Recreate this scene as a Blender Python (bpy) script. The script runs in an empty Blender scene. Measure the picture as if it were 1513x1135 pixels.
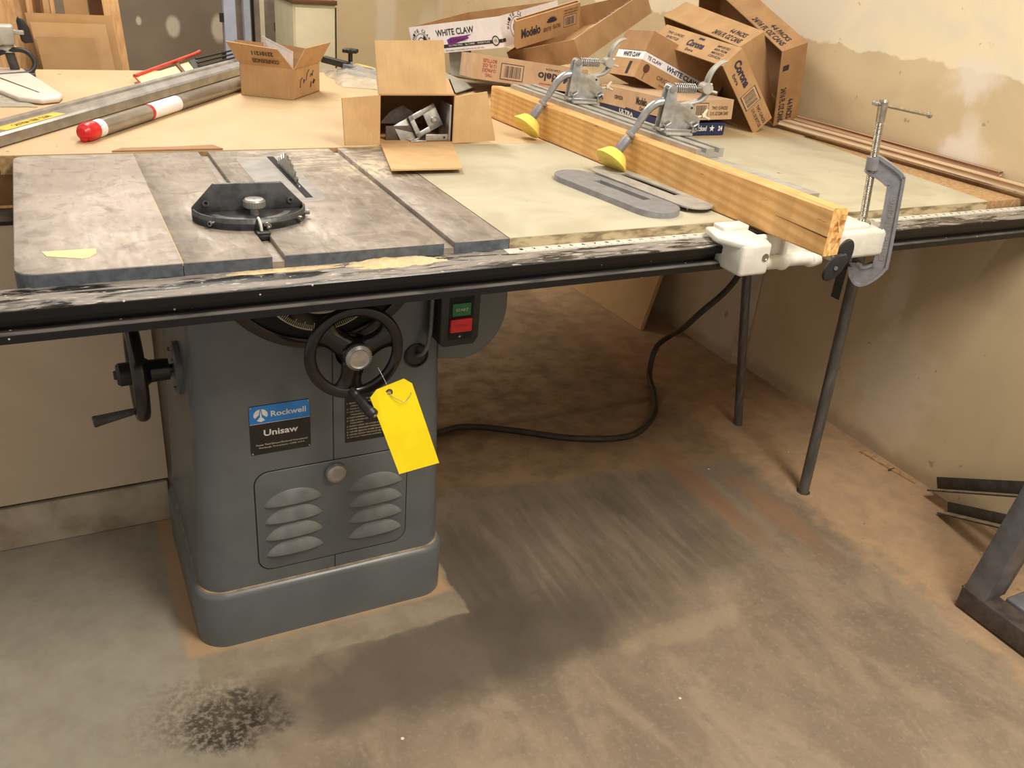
import bpy, bmesh, math, random
from mathutils import Vector, Matrix, Euler, noise as mnoise
random.seed(7)
S = 0.0254            # the place is measured in inches
SC = bpy.context.scene
COL = SC.collection
V = Vector

# ------------------------------------------------------------------ materials
def lin(c):
    o = []
    for v in c[:3]:
        v /= 255.0
        o.append(v/12.92 if v <= .04045 else ((v+.055)/1.055)**2.4)
    return (*o, 1)

class G:
    def __init__(s, name):
        s.m = bpy.data.materials.new(name); s.m.use_nodes = True
        s.nt = s.m.node_tree; s.nt.nodes.clear()
        s.out = s.n('ShaderNodeOutputMaterial'); s.b = s.n('ShaderNodeBsdfPrincipled')
        s.l(s.b.outputs[0], s.out.inputs[0])
        tc = s.n('ShaderNodeTexCoord'); mp = s.n('ShaderNodeMapping')
        mp.inputs['Scale'].default_value = (1/S, 1/S, 1/S)
        s.l(tc.outputs['Object'], mp.inputs[0]); s.P = mp.outputs[0]
    def n(s, t): return s.nt.nodes.new(t)
    def l(s, a, b): s.nt.links.new(a, b)
    def stretch(s, k, off=(0,0,0), rot=(0,0,0)):
        mp = s.n('ShaderNodeMapping'); mp.inputs['Scale'].default_value = k
        mp.inputs['Location'].default_value = off; mp.inputs['Rotation'].default_value = rot
        s.l(s.P, mp.inputs[0]); return mp.outputs[0]
    def noise(s, scale, detail=4, vec=None, dist=0, rough=.55):
        t = s.n('ShaderNodeTexNoise'); t.inputs['Scale'].default_value = scale
        t.inputs['Detail'].default_value = detail; t.inputs['Distortion'].default_value = dist
        t.inputs['Roughness'].default_value = rough
        s.l(vec if vec is not None else s.P, t.inputs['Vector']); return t.outputs['Fac']
    def rng(s, v, lo, hi, a=0, b=1):
        t = s.n('ShaderNodeMapRange'); t.interpolation_type = 'SMOOTHSTEP'
        for i, x in enumerate((lo, hi, a, b)): t.inputs[i+1].default_value = x
        s.l(v, t.inputs[0]); return t.outputs[0]
    def math(s, op, a, b=0.0, c=0.0):
        t = s.n('ShaderNodeMath'); t.operation = op
        for i, x in enumerate((a, b, c)):
            if isinstance(x, (int, float)): t.inputs[i].default_value = x
            else: s.l(x, t.inputs[i])
        return t.outputs[0]
    def mix(s, f, a, b):
        t = s.n('ShaderNodeMix'); t.data_type = 'RGBA'
        for i, x in ((0, f), (6, a), (7, b)):
            if isinstance(x, tuple): t.inputs[i].default_value = lin(x)
            elif isinstance(x, (int, float)): t.inputs[i].default_value = x
            else: s.l(x, t.inputs[i])
        return t.outputs[2]
    def xyz(s):
        t = s.n('ShaderNodeSeparateXYZ'); s.l(s.P, t.inputs[0]); return t.outputs
    def spot(s, c, r, soft=.4, wob=.5, ns=.2):
        """mask: 1 inside an irregular ellipsoidal stain"""
        sub = s.n('ShaderNodeVectorMath'); sub.operation = 'SUBTRACT'; s.l(s.P, sub.inputs[0]); sub.inputs[1].default_value = c
        dv = s.n('ShaderNodeVectorMath'); dv.operation = 'DIVIDE'; s.l(sub.outputs[0], dv.inputs[0]); dv.inputs[1].default_value = r
        ln = s.n('ShaderNodeVectorMath'); ln.operation = 'LENGTH'; s.l(dv.outputs[0], ln.inputs[0])
        nz = s.noise(ns, 5)
        d = s.math('MULTIPLY_ADD', s.math('SUBTRACT', nz, .5), wob*2, ln.outputs['Value'])
        return s.rng(d, 1-soft, 1+soft, 1, 0)
    def fin(s, col, rough=.6, metal=0, bump=None, bs=.2, bd=.02, spec=None):
        if isinstance(col, tuple): s.b.inputs['Base Color'].default_value = lin(col)
        else: s.l(col, s.b.inputs['Base Color'])
        if isinstance(rough, (int, float)): s.b.inputs['Roughness'].default_value = rough
        else: s.l(rough, s.b.inputs['Roughness'])
        s.b.inputs['Metallic'].default_value = metal
        if spec is not None: s.b.inputs['Specular IOR Level'].default_value = spec
        if bump is not None:
            t = s.n('ShaderNodeBump'); t.inputs['Strength'].default_value = bs; t.inputs['Distance'].default_value = bd*S*10
            s.l(bump, t.inputs['Height']); s.l(t.outputs[0], s.b.inputs['Normal'])
        return s.m

def simple(name, c1, c2=None, scale=1.2, rough=.6, metal=0, bs=0., lo=.3, hi=.7, stretch=None, spec=None, detail=5):
    g = G(name); v = g.stretch(stretch) if stretch else None
    if c2 is None: c2 = tuple(x*.88 for x in c1)
    nz = g.noise(scale, detail, v)
    return g.fin(g.mix(g.rng(nz, lo, hi), c1, c2), rough, metal, nz if bs else None, bs, spec=spec)

M = {}
# concrete floor
g = G('concrete floor')
n1 = g.noise(.045, 6, dist=.6); n2 = g.noise(.35, 8, rough=.65); n3 = g.noise(2.2, 7, rough=.65); x, y, z = g.xyz()
st = g.noise(.12, 8, g.stretch((1.3, .5, 1), rot=(0, 0, .6)), .8, .62); sy = g.noise(.5, 7, g.stretch((1.5, .16, 1)), .3, .6)
def rect_mask(g, x0, y0, x1, y1, soft, wob, ns):
    x, y, z = g.xyz()
    dx = g.math('MAXIMUM', g.math('SUBTRACT', x0, x), g.math('SUBTRACT', x, x1))
    dy = g.math('MAXIMUM', g.math('SUBTRACT', y0, y), g.math('SUBTRACT', y, y1))
    d = g.math('MAXIMUM', dx, dy)
    d = g.math('MULTIPLY_ADD', g.math('SUBTRACT', g.noise(ns, 6), .5), wob, d)
    return g.rng(d, -soft, soft, 1, 0)
c = g.mix(g.rng(n1, .38, .62), (142, 126, 106), (122, 108, 91))
c = g.mix(g.math('MULTIPLY', g.rng(st, .42, .62), .45), c, (166, 148, 124))
c = g.mix(g.math('MULTIPLY', g.rng(n2, .48, .7), .5), c, (108, 96, 82))
c = g.mix(g.math('MULTIPLY', g.rng(n3, .5, .72), .35), c, (168, 153, 130))
# grey clean concrete at the front left
c = g.mix(g.math('MULTIPLY', g.spot((-9, 4, 0), (19, 27, 9), .4, .4, .12), .85), c, g.mix(g.rng(n2, .3, .7), (160, 154, 140), (146, 139, 125)))
# darker floor right of and before the cabinet
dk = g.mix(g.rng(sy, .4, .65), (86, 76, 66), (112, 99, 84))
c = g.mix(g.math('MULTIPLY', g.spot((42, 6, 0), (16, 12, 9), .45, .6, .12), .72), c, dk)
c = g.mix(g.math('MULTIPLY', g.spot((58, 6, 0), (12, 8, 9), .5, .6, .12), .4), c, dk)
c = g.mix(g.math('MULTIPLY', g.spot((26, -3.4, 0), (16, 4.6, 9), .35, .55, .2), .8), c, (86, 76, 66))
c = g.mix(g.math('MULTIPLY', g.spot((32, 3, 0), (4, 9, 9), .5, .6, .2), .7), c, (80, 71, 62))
c = g.mix(g.math('MULTIPLY', g.spot((47, -8, 0), (6, 1.2, 9), .5, 1.2, .3), .3), c, (176, 158, 128))
# sawdust film behind the saw and along the right wall
dust = g.mix(g.rng(n2, .35, .7), (156, 130, 98), (128, 106, 80))
bl = g.math('MULTIPLY_ADD', x, .16, g.math('MULTIPLY_ADD', g.noise(.15, 6), 4, y))
c = g.mix(g.math('MULTIPLY', g.rng(bl, 25.4, 26.8), .85), c, dust)
bl2 = g.math('MULTIPLY_ADD', x, .02, g.math('MULTIPLY_ADD', g.noise(.5, 6), 2.2, y))
c = g.mix(g.math('MULTIPLY', g.math('MULTIPLY', g.rng(bl2, 30.6, 31.3), g.rng(bl2, 31.4, 32.8, 1, 0)), .6), c, (104, 80, 56))  # narrow darker brown band across the floor behind the saw
wx = g.math('MULTIPLY_ADD', g.noise(.2, 7, rough=.65), 9, x)
rt = g.rng(wx, 73, 76.5, 0, 1)
c = g.mix(g.math('MULTIPLY', rt, .8), c, g.mix(g.rng(n2, .36, .66), (184, 152, 118), (164, 136, 107)))
c = g.mix(g.math('MULTIPLY', g.spot((61.5, 9, 0), (1.5, 9, 9), .7, .4, .2), .55), c, (140, 98, 68))
c = g.mix(g.math('MULTIPLY', g.spot((66.5, 3, 0), (1.6, 7, 9), .7, .5, .2), .5), c, (150, 108, 76))
c = g.mix(g.math('MULTIPLY', g.rng(g.noise(1.1, 6), .66, .7), g.math('MULTIPLY', rt, .6)), c, (120, 92, 64))
# dust skirt round the cabinet base
c = g.mix(g.math('MULTIPLY', rect_mask(g, 7.4, .7, 29.6, 25, .18, 1.4, .3), .85), c, g.mix(g.rng(n2, .35, .65), (152, 138, 116), (132, 119, 100)))
c = g.mix(g.math('MULTIPLY', rect_mask(g, 6.7, 3.9, 29.3, 25, .4, 1.4, .5), .75), c, (178, 144, 106))
# black grease stain off the front left corner
c = g.mix(g.math('MULTIPLY', g.math('MULTIPLY', g.spot((8.6, -3.3, 0), (3.6, 2.6, 9), .4, .9, .5), g.rng(n3, .44, .6, 1, .25)), .95), c, (42, 36, 31))
c = g.mix(g.math('MULTIPLY', g.math('MULTIPLY', g.spot((6.5, -1.6, 0), (4, 3, 9), .5, .9, .4), g.rng(n3, .4, .6, 1, 0)), .5), c, (96, 84, 64))
vo = g.n('ShaderNodeTexVoronoi'); vo.inputs['Scale'].default_value = .22; g.l(g.P, vo.inputs['Vector'])
c = g.mix(g.rng(vo.outputs['Distance'], .02, .035, 1, 0), c, (225, 215, 190))
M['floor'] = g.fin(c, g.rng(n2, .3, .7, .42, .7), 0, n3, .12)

# finished drywall with joint compound
g = G('mudded drywall'); x, y, z = g.xyz()
n1 = g.noise(.06, 5, dist=1.0); n2 = g.noise(.5, 5)
edge = g.math('MULTIPLY_ADD', g.noise(.16, 6), 4.0, z)
tan = g.mix(g.rng(n1, .35, .65), (204, 184, 148), (190, 170, 136))
mud = g.mix(g.rng(n1, .4, .6), (228, 212, 180), (216, 205, 184))
c = g.mix(g.rng(edge, 45.8, 46.1), tan, mud)
for cc, rr, k in (((87, 9.4, 35.6), (9, 3.0, 2.4), .75), ((87, 10.6, 43.2), (9, 2.6, 1.9), .75), ((87, 9, 9), (9, 5, 7), .35), ((87, 12, 20), (9, 1.6, 5), .4), ((87, 9.5, 38.6), (9, 1.0, 1.6), .4)):
    c = g.mix(g.math('MULTIPLY', g.spot(cc, rr, .5, .9, .45), k), c, (222, 212, 200))
c = g.mix(g.math('MULTIPLY', g.spot((86, 38.5, 9), (9, 5, 12), .2, .5, .2), .8), c, (205, 190, 168))
c = g.mix(g.math('MULTIPLY', g.rng(g.noise(.55, 6), .67, .70), .5), c, (120, 98, 74))
low = g.math('MULTIPLY_ADD', g.noise(.3, 5), 4, z)
c = g.mix(g.math('MULTIPLY', g.rng(low, 2.5, 4.5, 1, 0), .5), c, (150, 126, 98))
M['wall_r'] = g.fin(c, .75, 0, n2, .05)

g = G('far wall drywall'); x, y, z = g.xyz(); n1 = g.noise(.05, 4)
raw = g.mix(g.rng(n1, .35, .65), (128, 115, 99), (112, 100, 86)); tanw = g.mix(g.rng(n1, .35, .65), (200, 182, 146), (188, 170, 136))
c = g.mix(g.rng(x, 52, 54), raw, tanw)
for cc, rr in (((28.3, 150, 30), (1.3, 9, 2.0)), ((37.3, 150, 30), (1.4, 9, 2.6)), ((21.9, 150, 31), (.5, 9, .8)), ((73.5, 150, 39), (2.2, 9, 30)), ((66.5, 150, 44), (1.1, 9, 6)), ((84, 150, 28), (3, 9, 8)), ((88, 150, 36), (2, 9, 4))):
    c = g.mix(g.math('MULTIPLY', g.spot(cc, rr, .3, .3, .3), .6), c, (214, 204, 184))
M['wall_b'] = g.fin(c, .8)

g = G('knee wall drywall'); x, y, z = g.xyz(); n1 = g.noise(.07, 5, dist=.8)
c = g.mix(g.rng(n1, .35, .65), (206, 187, 162), (194, 175, 150))
M['wall_l'] = g.fin(c, .75)
M['curb'] = simple('painted concrete curb', (192, 178, 156), (156, 138, 114), .25, .8, lo=.35, hi=.7)
M['gap'] = simple('rough dark gap', (70, 50, 36), (46, 34, 26), 1, .9)

def castiron(name, base=(136, 127, 118), dark=(100, 93, 86)):
    g = G(name); x, y, z = g.xyz()
    n1 = g.noise(.16, 6, dist=.9); n2 = g.noise(.8, 6, g.stretch((2.0, .45, 1)), .6); n3 = g.noise(.5, 6, g.stretch((.45, 1.8, 1), rot=(0, 0, .12)), 1.8)
    n4 = g.noise(1.6, 6, g.stretch((1.2, .35, 1), rot=(0, 0, .3)), .5)
    c = g.mix(g.rng(n1, .36, .62), base, dark)
    c = g.mix(g.math('MULTIPLY', g.rng(n2, .42, .72), .45), c, (172, 160, 148))
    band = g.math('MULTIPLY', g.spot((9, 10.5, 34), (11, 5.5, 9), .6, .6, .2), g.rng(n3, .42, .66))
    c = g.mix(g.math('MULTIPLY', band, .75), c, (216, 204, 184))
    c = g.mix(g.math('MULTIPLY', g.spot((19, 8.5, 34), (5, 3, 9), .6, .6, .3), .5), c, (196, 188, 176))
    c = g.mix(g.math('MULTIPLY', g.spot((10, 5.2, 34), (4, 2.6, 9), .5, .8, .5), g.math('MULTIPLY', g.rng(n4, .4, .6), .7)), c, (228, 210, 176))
    c = g.mix(g.math('MULTIPLY', g.rng(n4, .56, .72), .35), c, (96, 88, 82))
    c = g.mix(g.math('MULTIPLY', g.spot((22, 3.4, 34), (5, 2.4, 9), .3, .4, .3), .5), c, (118, 100, 82))
    c = g.mix(g.math('MULTIPLY', g.rng(g.noise(.28, 7, dist=2.5), .52, .66), .4), c, (112, 104, 97))
    c = g.mix(g.math('MULTIPLY', g.spot((5.5, 21, 34), (.5, 6, 9), .8, .5, .4), .4), c, (92, 86, 82))
    c = g.mix(g.math('MULTIPLY', g.rng(g.noise(.35, 8, g.stretch((1, .5, 1), rot=(0, 0, .5)), 1.5, .7), .5, .7), .35), c, (206, 196, 182))
    return g.fin(c, g.rng(n2, .3, .7, .5, .68), .35, n2, .06)
M['iron'] = castiron('dusty cast iron top', (158, 147, 136), (134, 124, 114))
M['iron_wing'] = castiron('pale dusty cast iron wing', (170, 159, 149), (150, 140, 131))
M['iron_edge'] = simple('painted iron edge', (92, 98, 106), (70, 76, 84), 1.5, .45)
M['paint'] = simple('grey machine enamel', (94, 98, 99), (88, 92, 93), .3, .32, spec=.5)
M['paint2'] = simple('grey enamel with dust', (112, 112, 108), (96, 98, 98), .8, .4)
M['seam'] = simple('dark seam', (20, 20, 20), None, 1, .8)
M['black'] = simple('black gloss enamel', (22, 19, 18), (30, 24, 22), 1, .22)
M['blackm'] = simple('black plastic', (26, 25, 25), (34, 32, 31), 2, .45)
g = G('black rail dusty top'); x, y, z = g.xyz()
a = g.noise(.7, 7, g.stretch((.3, 1.5, 1)), 1.2); b = g.noise(3.2, 6, g.stretch((.3, 1.8, 1), rot=(0, 0, .35)), .6)
dust = g.math('MULTIPLY', g.rng(z, 33.12, 33.19), g.rng(a, .4, .56))
c = g.mix(g.math('MULTIPLY', dust, .7), (14, 12, 12), (158, 149, 140))
c = g.mix(g.math('MULTIPLY', g.math('MULTIPLY', g.rng(z, 33.12, 33.19), g.rng(b, .58, .68)), .7), c, (212, 200, 184))
c = g.mix(g.math('MULTIPLY', g.math('MULTIPLY', g.rng(z, 33.12, 33.19), g.math('MULTIPLY', g.spot((19.5, -.5, 33), (10, 1.6, 9), .4, .8, .6), g.rng(g.noise(1.8, 6), .38, .5))), .85), c, (214, 184, 130))
sp = g.n('ShaderNodeTexVoronoi'); sp.inputs['Scale'].default_value = .9; g.l(g.P, sp.inputs['Vector'])
c = g.mix(g.rng(sp.outputs['Distance'], .04, .07, 1, 0), c, (190, 184, 172))
c = g.mix(g.math('MULTIPLY', g.math('MULTIPLY', g.rng(z, 31.78, 31.84), g.rng(z, 31.9, 31.96, 1, 0)), g.rng(a, .3, .6, .3, .8)), c, (110, 106, 100))  # highlight along the lip's upper edge, painted as a thin grey line
M['gauge'] = simple('worn dark grey casting', (84, 84, 86), (52, 52, 54), .9, .38, .3)
M['rail'] = g.fin(c, g.math('MULTIPLY_ADD', dust, .4, .24), 0, spec=.35)
M['alu'] = simple('bare aluminium', (176, 173, 168), (150, 147, 143), .8, .38, .75, stretch=(1, .2, 1))
M['alu_dusty'] = simple('dusty aluminium', (182, 178, 168), (158, 154, 146), .6, .55, .35)
M['insert'] = simple('worn insert plate', (156, 152, 146), (136, 132, 127), .7, .55, .2)
M['zinc'] = simple('zinc plated steel', (190, 190, 188), (164, 164, 164), 1.5, .3, .8)
M['steel'] = simple('steel', (176, 172, 166), (140, 136, 130), 2, .28, .95)
M['nickel'] = simple('shiny threaded steel', (200, 192, 178), (168, 160, 148), 3, .22, .95)
M['castgrey'] = simple('silver grey clamp paint', (150, 150, 156), (134, 134, 140), 1.5, .38, .35)
M['whitecast'] = simple('off white painted casting', (222, 220, 210), (206, 203, 192), .9, .38)
M['yellow_rubber'] = simple('yellow rubber', (236, 214, 104), (222, 196, 84), 1.2, .6)
M['tag'] = simple('yellow card tag', (250, 226, 10), (244, 218, 6), .4, .55)
M['pipe'] = simple('dull grey pipe', (112, 110, 108), (88, 84, 80), .8, .5, .5, stretch=(3, 3, .4))
M['cord'] = simple('dark rubber cord', (44, 38, 33), (66, 55, 44), .6, .6)
M['red'] = simple('red plastic', (214, 32, 40), (196, 24, 32), 1, .3)
M['red2'] = simple('red enamel', (206, 70, 52), (180, 56, 42), 1, .45)
M['green'] = simple('green plastic', (20, 112, 66), (16, 98, 56), 1, .35)
M['blue'] = simple('blue plate ink', (36, 124, 200), (32, 116, 190), .5, .35)
M['plate_black'] = simple('black plate', (26, 24, 22), (32, 29, 26), .5, .4)
M['ink'] = simple('dark print', (50, 44, 46), None, 1, .8)
M['navyink'] = simple('navy print', (60, 50, 66), None, 1, .8)
M['redink'] = simple('red print', (176, 62, 56), None, 1, .8)
M['brownink'] = simple('brown print', (92, 58, 40), None, 1, .8)
M['whiteink'] = simple('white print', (226, 224, 216), None, 1, .7)
M['creamink'] = simple('cream print', (214, 204, 176), None, 1, .7)
M['purple'] = simple('purple print', (128, 44, 140), None, 1, .7)
M['navy'] = simple('navy carton board', (32, 42, 84), (26, 36, 74), .5, .55)
def card(name, c1, c2, sc=.35):
    g = G(name); n1 = g.noise(sc, 4); n2 = g.noise(3, 3, g.stretch((6, .15, .15)))
    c = g.mix(g.rng(n1, .35, .65), c1, c2)
    return g.fin(g.mix(g.math('MULTIPLY', g.rng(n2, .4, .7), .25), c, tuple(v*.86 for v in c2)), .75, 0, n2, .04)
M['card'] = card('kraft cardboard', (186, 148, 104), (174, 136, 94))
M['card_light'] = card('light kraft cardboard', (206, 170, 122), (194, 158, 112))
M['card_in'] = card('inner cardboard', (172, 134, 92), (160, 122, 82))
M['card_dark'] = card('brown cardboard', (168, 128, 86), (154, 116, 78))
M['card_pink'] = card('pinkish kraft board', (196, 164, 130), (184, 152, 120))
M['white_card'] = card('white printed board', (240, 238, 240), (230, 228, 232))
M['paper'] = simple('white paper', (232, 232, 236), (220, 220, 226), .8, .7)
M['grey_card'] = simple('grey board', (160, 156, 142), (146, 142, 130), .6, .8)
M['tape'] = simple('packing tape', (214, 172, 116), (204, 160, 104), .8, .35)
M['masking'] = simple('cream masking tape', (232, 214, 160), (222, 202, 148), 1.2, .7)
M['dust'] = simple('loose sawdust', (212, 190, 150), (196, 172, 132), 3, .95, bs=.6)
# bench top: warm plywood, dustier and greyer to the right
g = G('bench plywood'); x, y, z = g.xyz(); n1 = g.noise(.09, 5, dist=.8); n2 = g.noise(.8, 5, g.stretch((.3, 2, 1)))
c = g.mix(g.rng(n1, .35, .65), (196, 170, 132), (186, 160, 122))
c = g.mix(g.math('MULTIPLY', g.rng(n2, .4, .7), .3), c, (186, 156, 112))
c = g.mix(g.math('MULTIPLY', g.rng(g.math('MULTIPLY_ADD', n1, 16, x), 52, 66), .8), c, (168, 156, 134))
c = g.mix(g.math('MULTIPLY', g.math('MULTIPLY', g.spot((6, 61, 34), (20, 9, 9), .5, .6, .12), g.rng(n2, .35, .6)), .6), c, (170, 152, 124))
c = g.mix(g.math('MULTIPLY', g.spot((9.5, 57.5, 34), (2.6, 2.2, 9), .5, .6, .4), .8), c, (140, 136, 128))
c = g.mix(g.rng(g.noise(.8, 4), .72, .74), c, (96, 70, 44))
M['bench'] = g.fin(c, .6, 0, n2, .05)
M['osb'] = simple('chip board edge', (186, 152, 108), (154, 120, 80), 2.5, .85, bs=.2)
M['ply_dark'] = simple('plain plywood panel', (176, 132, 82), (160, 118, 72), .4, .7)
g = G('extension board'); n1 = g.noise(.12, 6, dist=1.0); n2 = g.noise(.7, 5)
c = g.mix(g.rng(n1, .36, .66), (186, 179, 155), (171, 163, 139))
c = g.mix(g.math('MULTIPLY', g.spot((38, 10, 34), (10, 9, 9), .6, .6, .15), .4), c, (190, 182, 154))
c = g.mix(g.math('MULTIPLY', g.rng(n2, .62, .75), .25), c, (160, 146, 118))
c = g.mix(g.rng(g.noise(1.1, 4), .73, .75), c, (110, 98, 78))
M['ext'] = g.fin(c, .55, 0, n2, .03)
M['ext_edge'] = simple('chipped board edge', (178, 162, 128), (120, 104, 78), .9, .8, lo=.4, hi=.62, stretch=(.6, 1, 2))
def wood(name, a, b, k, rings=(.55, 5.5, .12), off=(0, 0, 0), rough=.5):
    g = G(name); v = g.stretch(rings, off)
    nz = g.noise(.5, 3, g.stretch((.4, 1.4, .12), off))
    w = g.n('ShaderNodeTexWave'); w.wave_type = 'RINGS'; w.rings_direction = 'Y'; w.inputs['Scale'].default_value = k
    w.inputs['Distortion'].default_value = 4.5; w.inputs['Detail'].default_value = 2.5; w.inputs['Detail Scale'].default_value = .7
    g.l(v, w.inputs['Vector'])
    c = g.mix(g.rng(w.outputs['Fac'], .2, .9), a, b)
    c = g.mix(g.math('MULTIPLY', g.rng(nz, .4, .65), .35), c, tuple(t*.85 for t in b))
    return g, c, w.outputs['Fac'], rough
g, c, f, r = wood('fir lumber', (226, 180, 116), (212, 160, 94), .8, (1.0, .06, .8), (3, 0, 2), .42)
for p in ((47, 37.2, 36), (48, 21.5, 36)):
    rr = (2, .62, .55) if p[1] > 30 else (2, .22, .2)
    c = g.mix(g.math('MULTIPLY', g.spot(p, rr, .35, .15, 1.5), .75), c, (150, 92, 48))
for (yy, zz, ry_) in ((6.5, 35.9, 3.0), (27, 36, 1.4)):
    sb = g.n('ShaderNodeVectorMath'); sb.operation = 'SUBTRACT'; g.l(g.P, sb.inputs[0]); sb.inputs[1].default_value = (49, yy, zz)
    dv = g.n('ShaderNodeVectorMath'); dv.operation = 'MULTIPLY'; g.l(sb.outputs[0], dv.inputs[0]); dv.inputs[1].default_value = (0, 1/ry_, 1/.62)
    ln = g.n('ShaderNodeVectorMath'); ln.operation = 'LENGTH'; g.l(dv.outputs[0], ln.inputs[0])
    d_ = g.math('ADD', ln.outputs['Value'], g.math('MULTIPLY', g.noise(.8, 3), 1.2)); w_ = g.math('SINE', g.math('MULTIPLY', d_, 9))
    c = g.mix(g.math('MULTIPLY', g.math('MULTIPLY', g.rng(w_, .2, 1), g.rng(d_, 3.2, 3.8, 1, 0)), .5), c, (190, 134, 78))
c = g.mix(g.math('MULTIPLY', g.spot((50, 1, 37.4), (3, 9, .8), .4, .5, .5), .5), c, (206, 124, 70))
c = g.mix(g.math('MULTIPLY', g.rng(g.noise(2.5, 4, g.stretch((.5, .2, 1.5))), .66, .72), .6), c, (140, 84, 44))
M['lumber'] = g.fin(c, .42, 0, f, .05)
M['strip'] = simple('pale wood strip', (206, 178, 146), (190, 160, 128), 1.0, .6, stretch=(3, .12, 3))
M['strip2'] = simple('reddish wood strip', (188, 146, 114), (174, 132, 100), 1.0, .6, stretch=(3, .12, 3))
M['mdf'] = simple('mdf sheet', (190, 152, 104), (178, 140, 94), .25, .8)
M['mdf_l'] = simple('light mdf sheet', (204, 168, 122), (192, 154, 108), .25, .8)
M['pine'] = simple('pine stick', (222, 180, 128), (200, 152, 100), .8, .7, stretch=(4, 4, .3))
M['brownboard'] = simple('dark brown board', (110, 72, 42), (98, 64, 38), .5, .7)
M['cream'] = simple('cream painted panel', (214, 204, 172), (206, 196, 164), .4, .5)
M['greypaint'] = simple('light blue grey enamel', (176, 184, 200), (164, 172, 190), .5, .4)
M['greydoor'] = simple('dull grey door', (140, 128, 114), (118, 108, 96), .3, .6)
M['plastic_w'] = simple('off white plastic', (222, 208, 196), (212, 198, 186), .5, .4)
M['ladder_steel'] = simple('oxidised steel', (124, 126, 132), (98, 98, 104), .4, .5, .15)
M['ladder_dark'] = simple('dark mill scale and shaded steel', (88, 78, 74), (62, 55, 52), .9, .5, .1)
M['weld'] = simple('weld bead', (140, 130, 118), (70, 60, 52), 4, .5, .5, bs=.5)
M['chan'] = simple('dusty steel channel', (84, 80, 76), (66, 62, 60), 1, .6, .3)
M['chan_dust'] = simple('dust covered steel', (168, 150, 122), (130, 112, 88), 1, .9)
M['teal'] = simple('faded teal paint', (86, 118, 122), (70, 100, 104), .5, .6)
M['label_y'] = simple('yellow label', (236, 196, 70), (226, 184, 60), 1, .5)
g = G('clear plastic film'); g.b.inputs['Transmission Weight'].default_value = .72; g.b.inputs['IOR'].default_value = 1.12
g.fin((236, 232, 220), .12, 0, g.noise(.8, 4), .5, .05); M['film'] = g.m
g = G('clear tube'); M['tube'] = g.fin(g.mix(g.rng(g.noise(.3, 5, g.stretch((.4, .4, 1))), .35, .65), (168, 160, 146), (134, 126, 114)), .18, .35)

# ------------------------------------------------------------------ mesh builder
_tc = {}
def text_geo(body, bold):
    k = (body, bold)
    if k not in _tc:
        cu = bpy.data.curves.new('t', 'FONT'); cu.body = body; cu.offset = bold; cu.resolution_u = 3; cu.align_x = 'LEFT'
        ob = bpy.data.objects.new('t', cu); COL.objects.link(ob)
        dg = bpy.context.evaluated_depsgraph_get(); dg.update()
        me = bpy.data.meshes.new_from_object(ob.evaluated_get(dg))
        vs = [v.co.copy() for v in me.vertices]; fs = [tuple(p.vertices) for p in me.polygons]
        bpy.data.objects.remove(ob); bpy.data.curves.remove(cu); bpy.data.meshes.remove(me)
        xs = [v.x for v in vs]; ys = [v.y for v in vs]
        _tc[k] = (vs, fs, min(xs), min(ys), max(xs)-min(xs), max(ys)-min(ys))
    return _tc[k]

def frame(o, u, v):
    """matrix whose x is u, y is v, z is u x v, origin o"""
    u = V(u).normalized(); v = V(v); v = (v - u*v.dot(u)).normalized(); w = u.cross(v)
    m = Matrix((u, v, w)).transposed().to_4x4(); m.translation = V(o); return m

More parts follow.
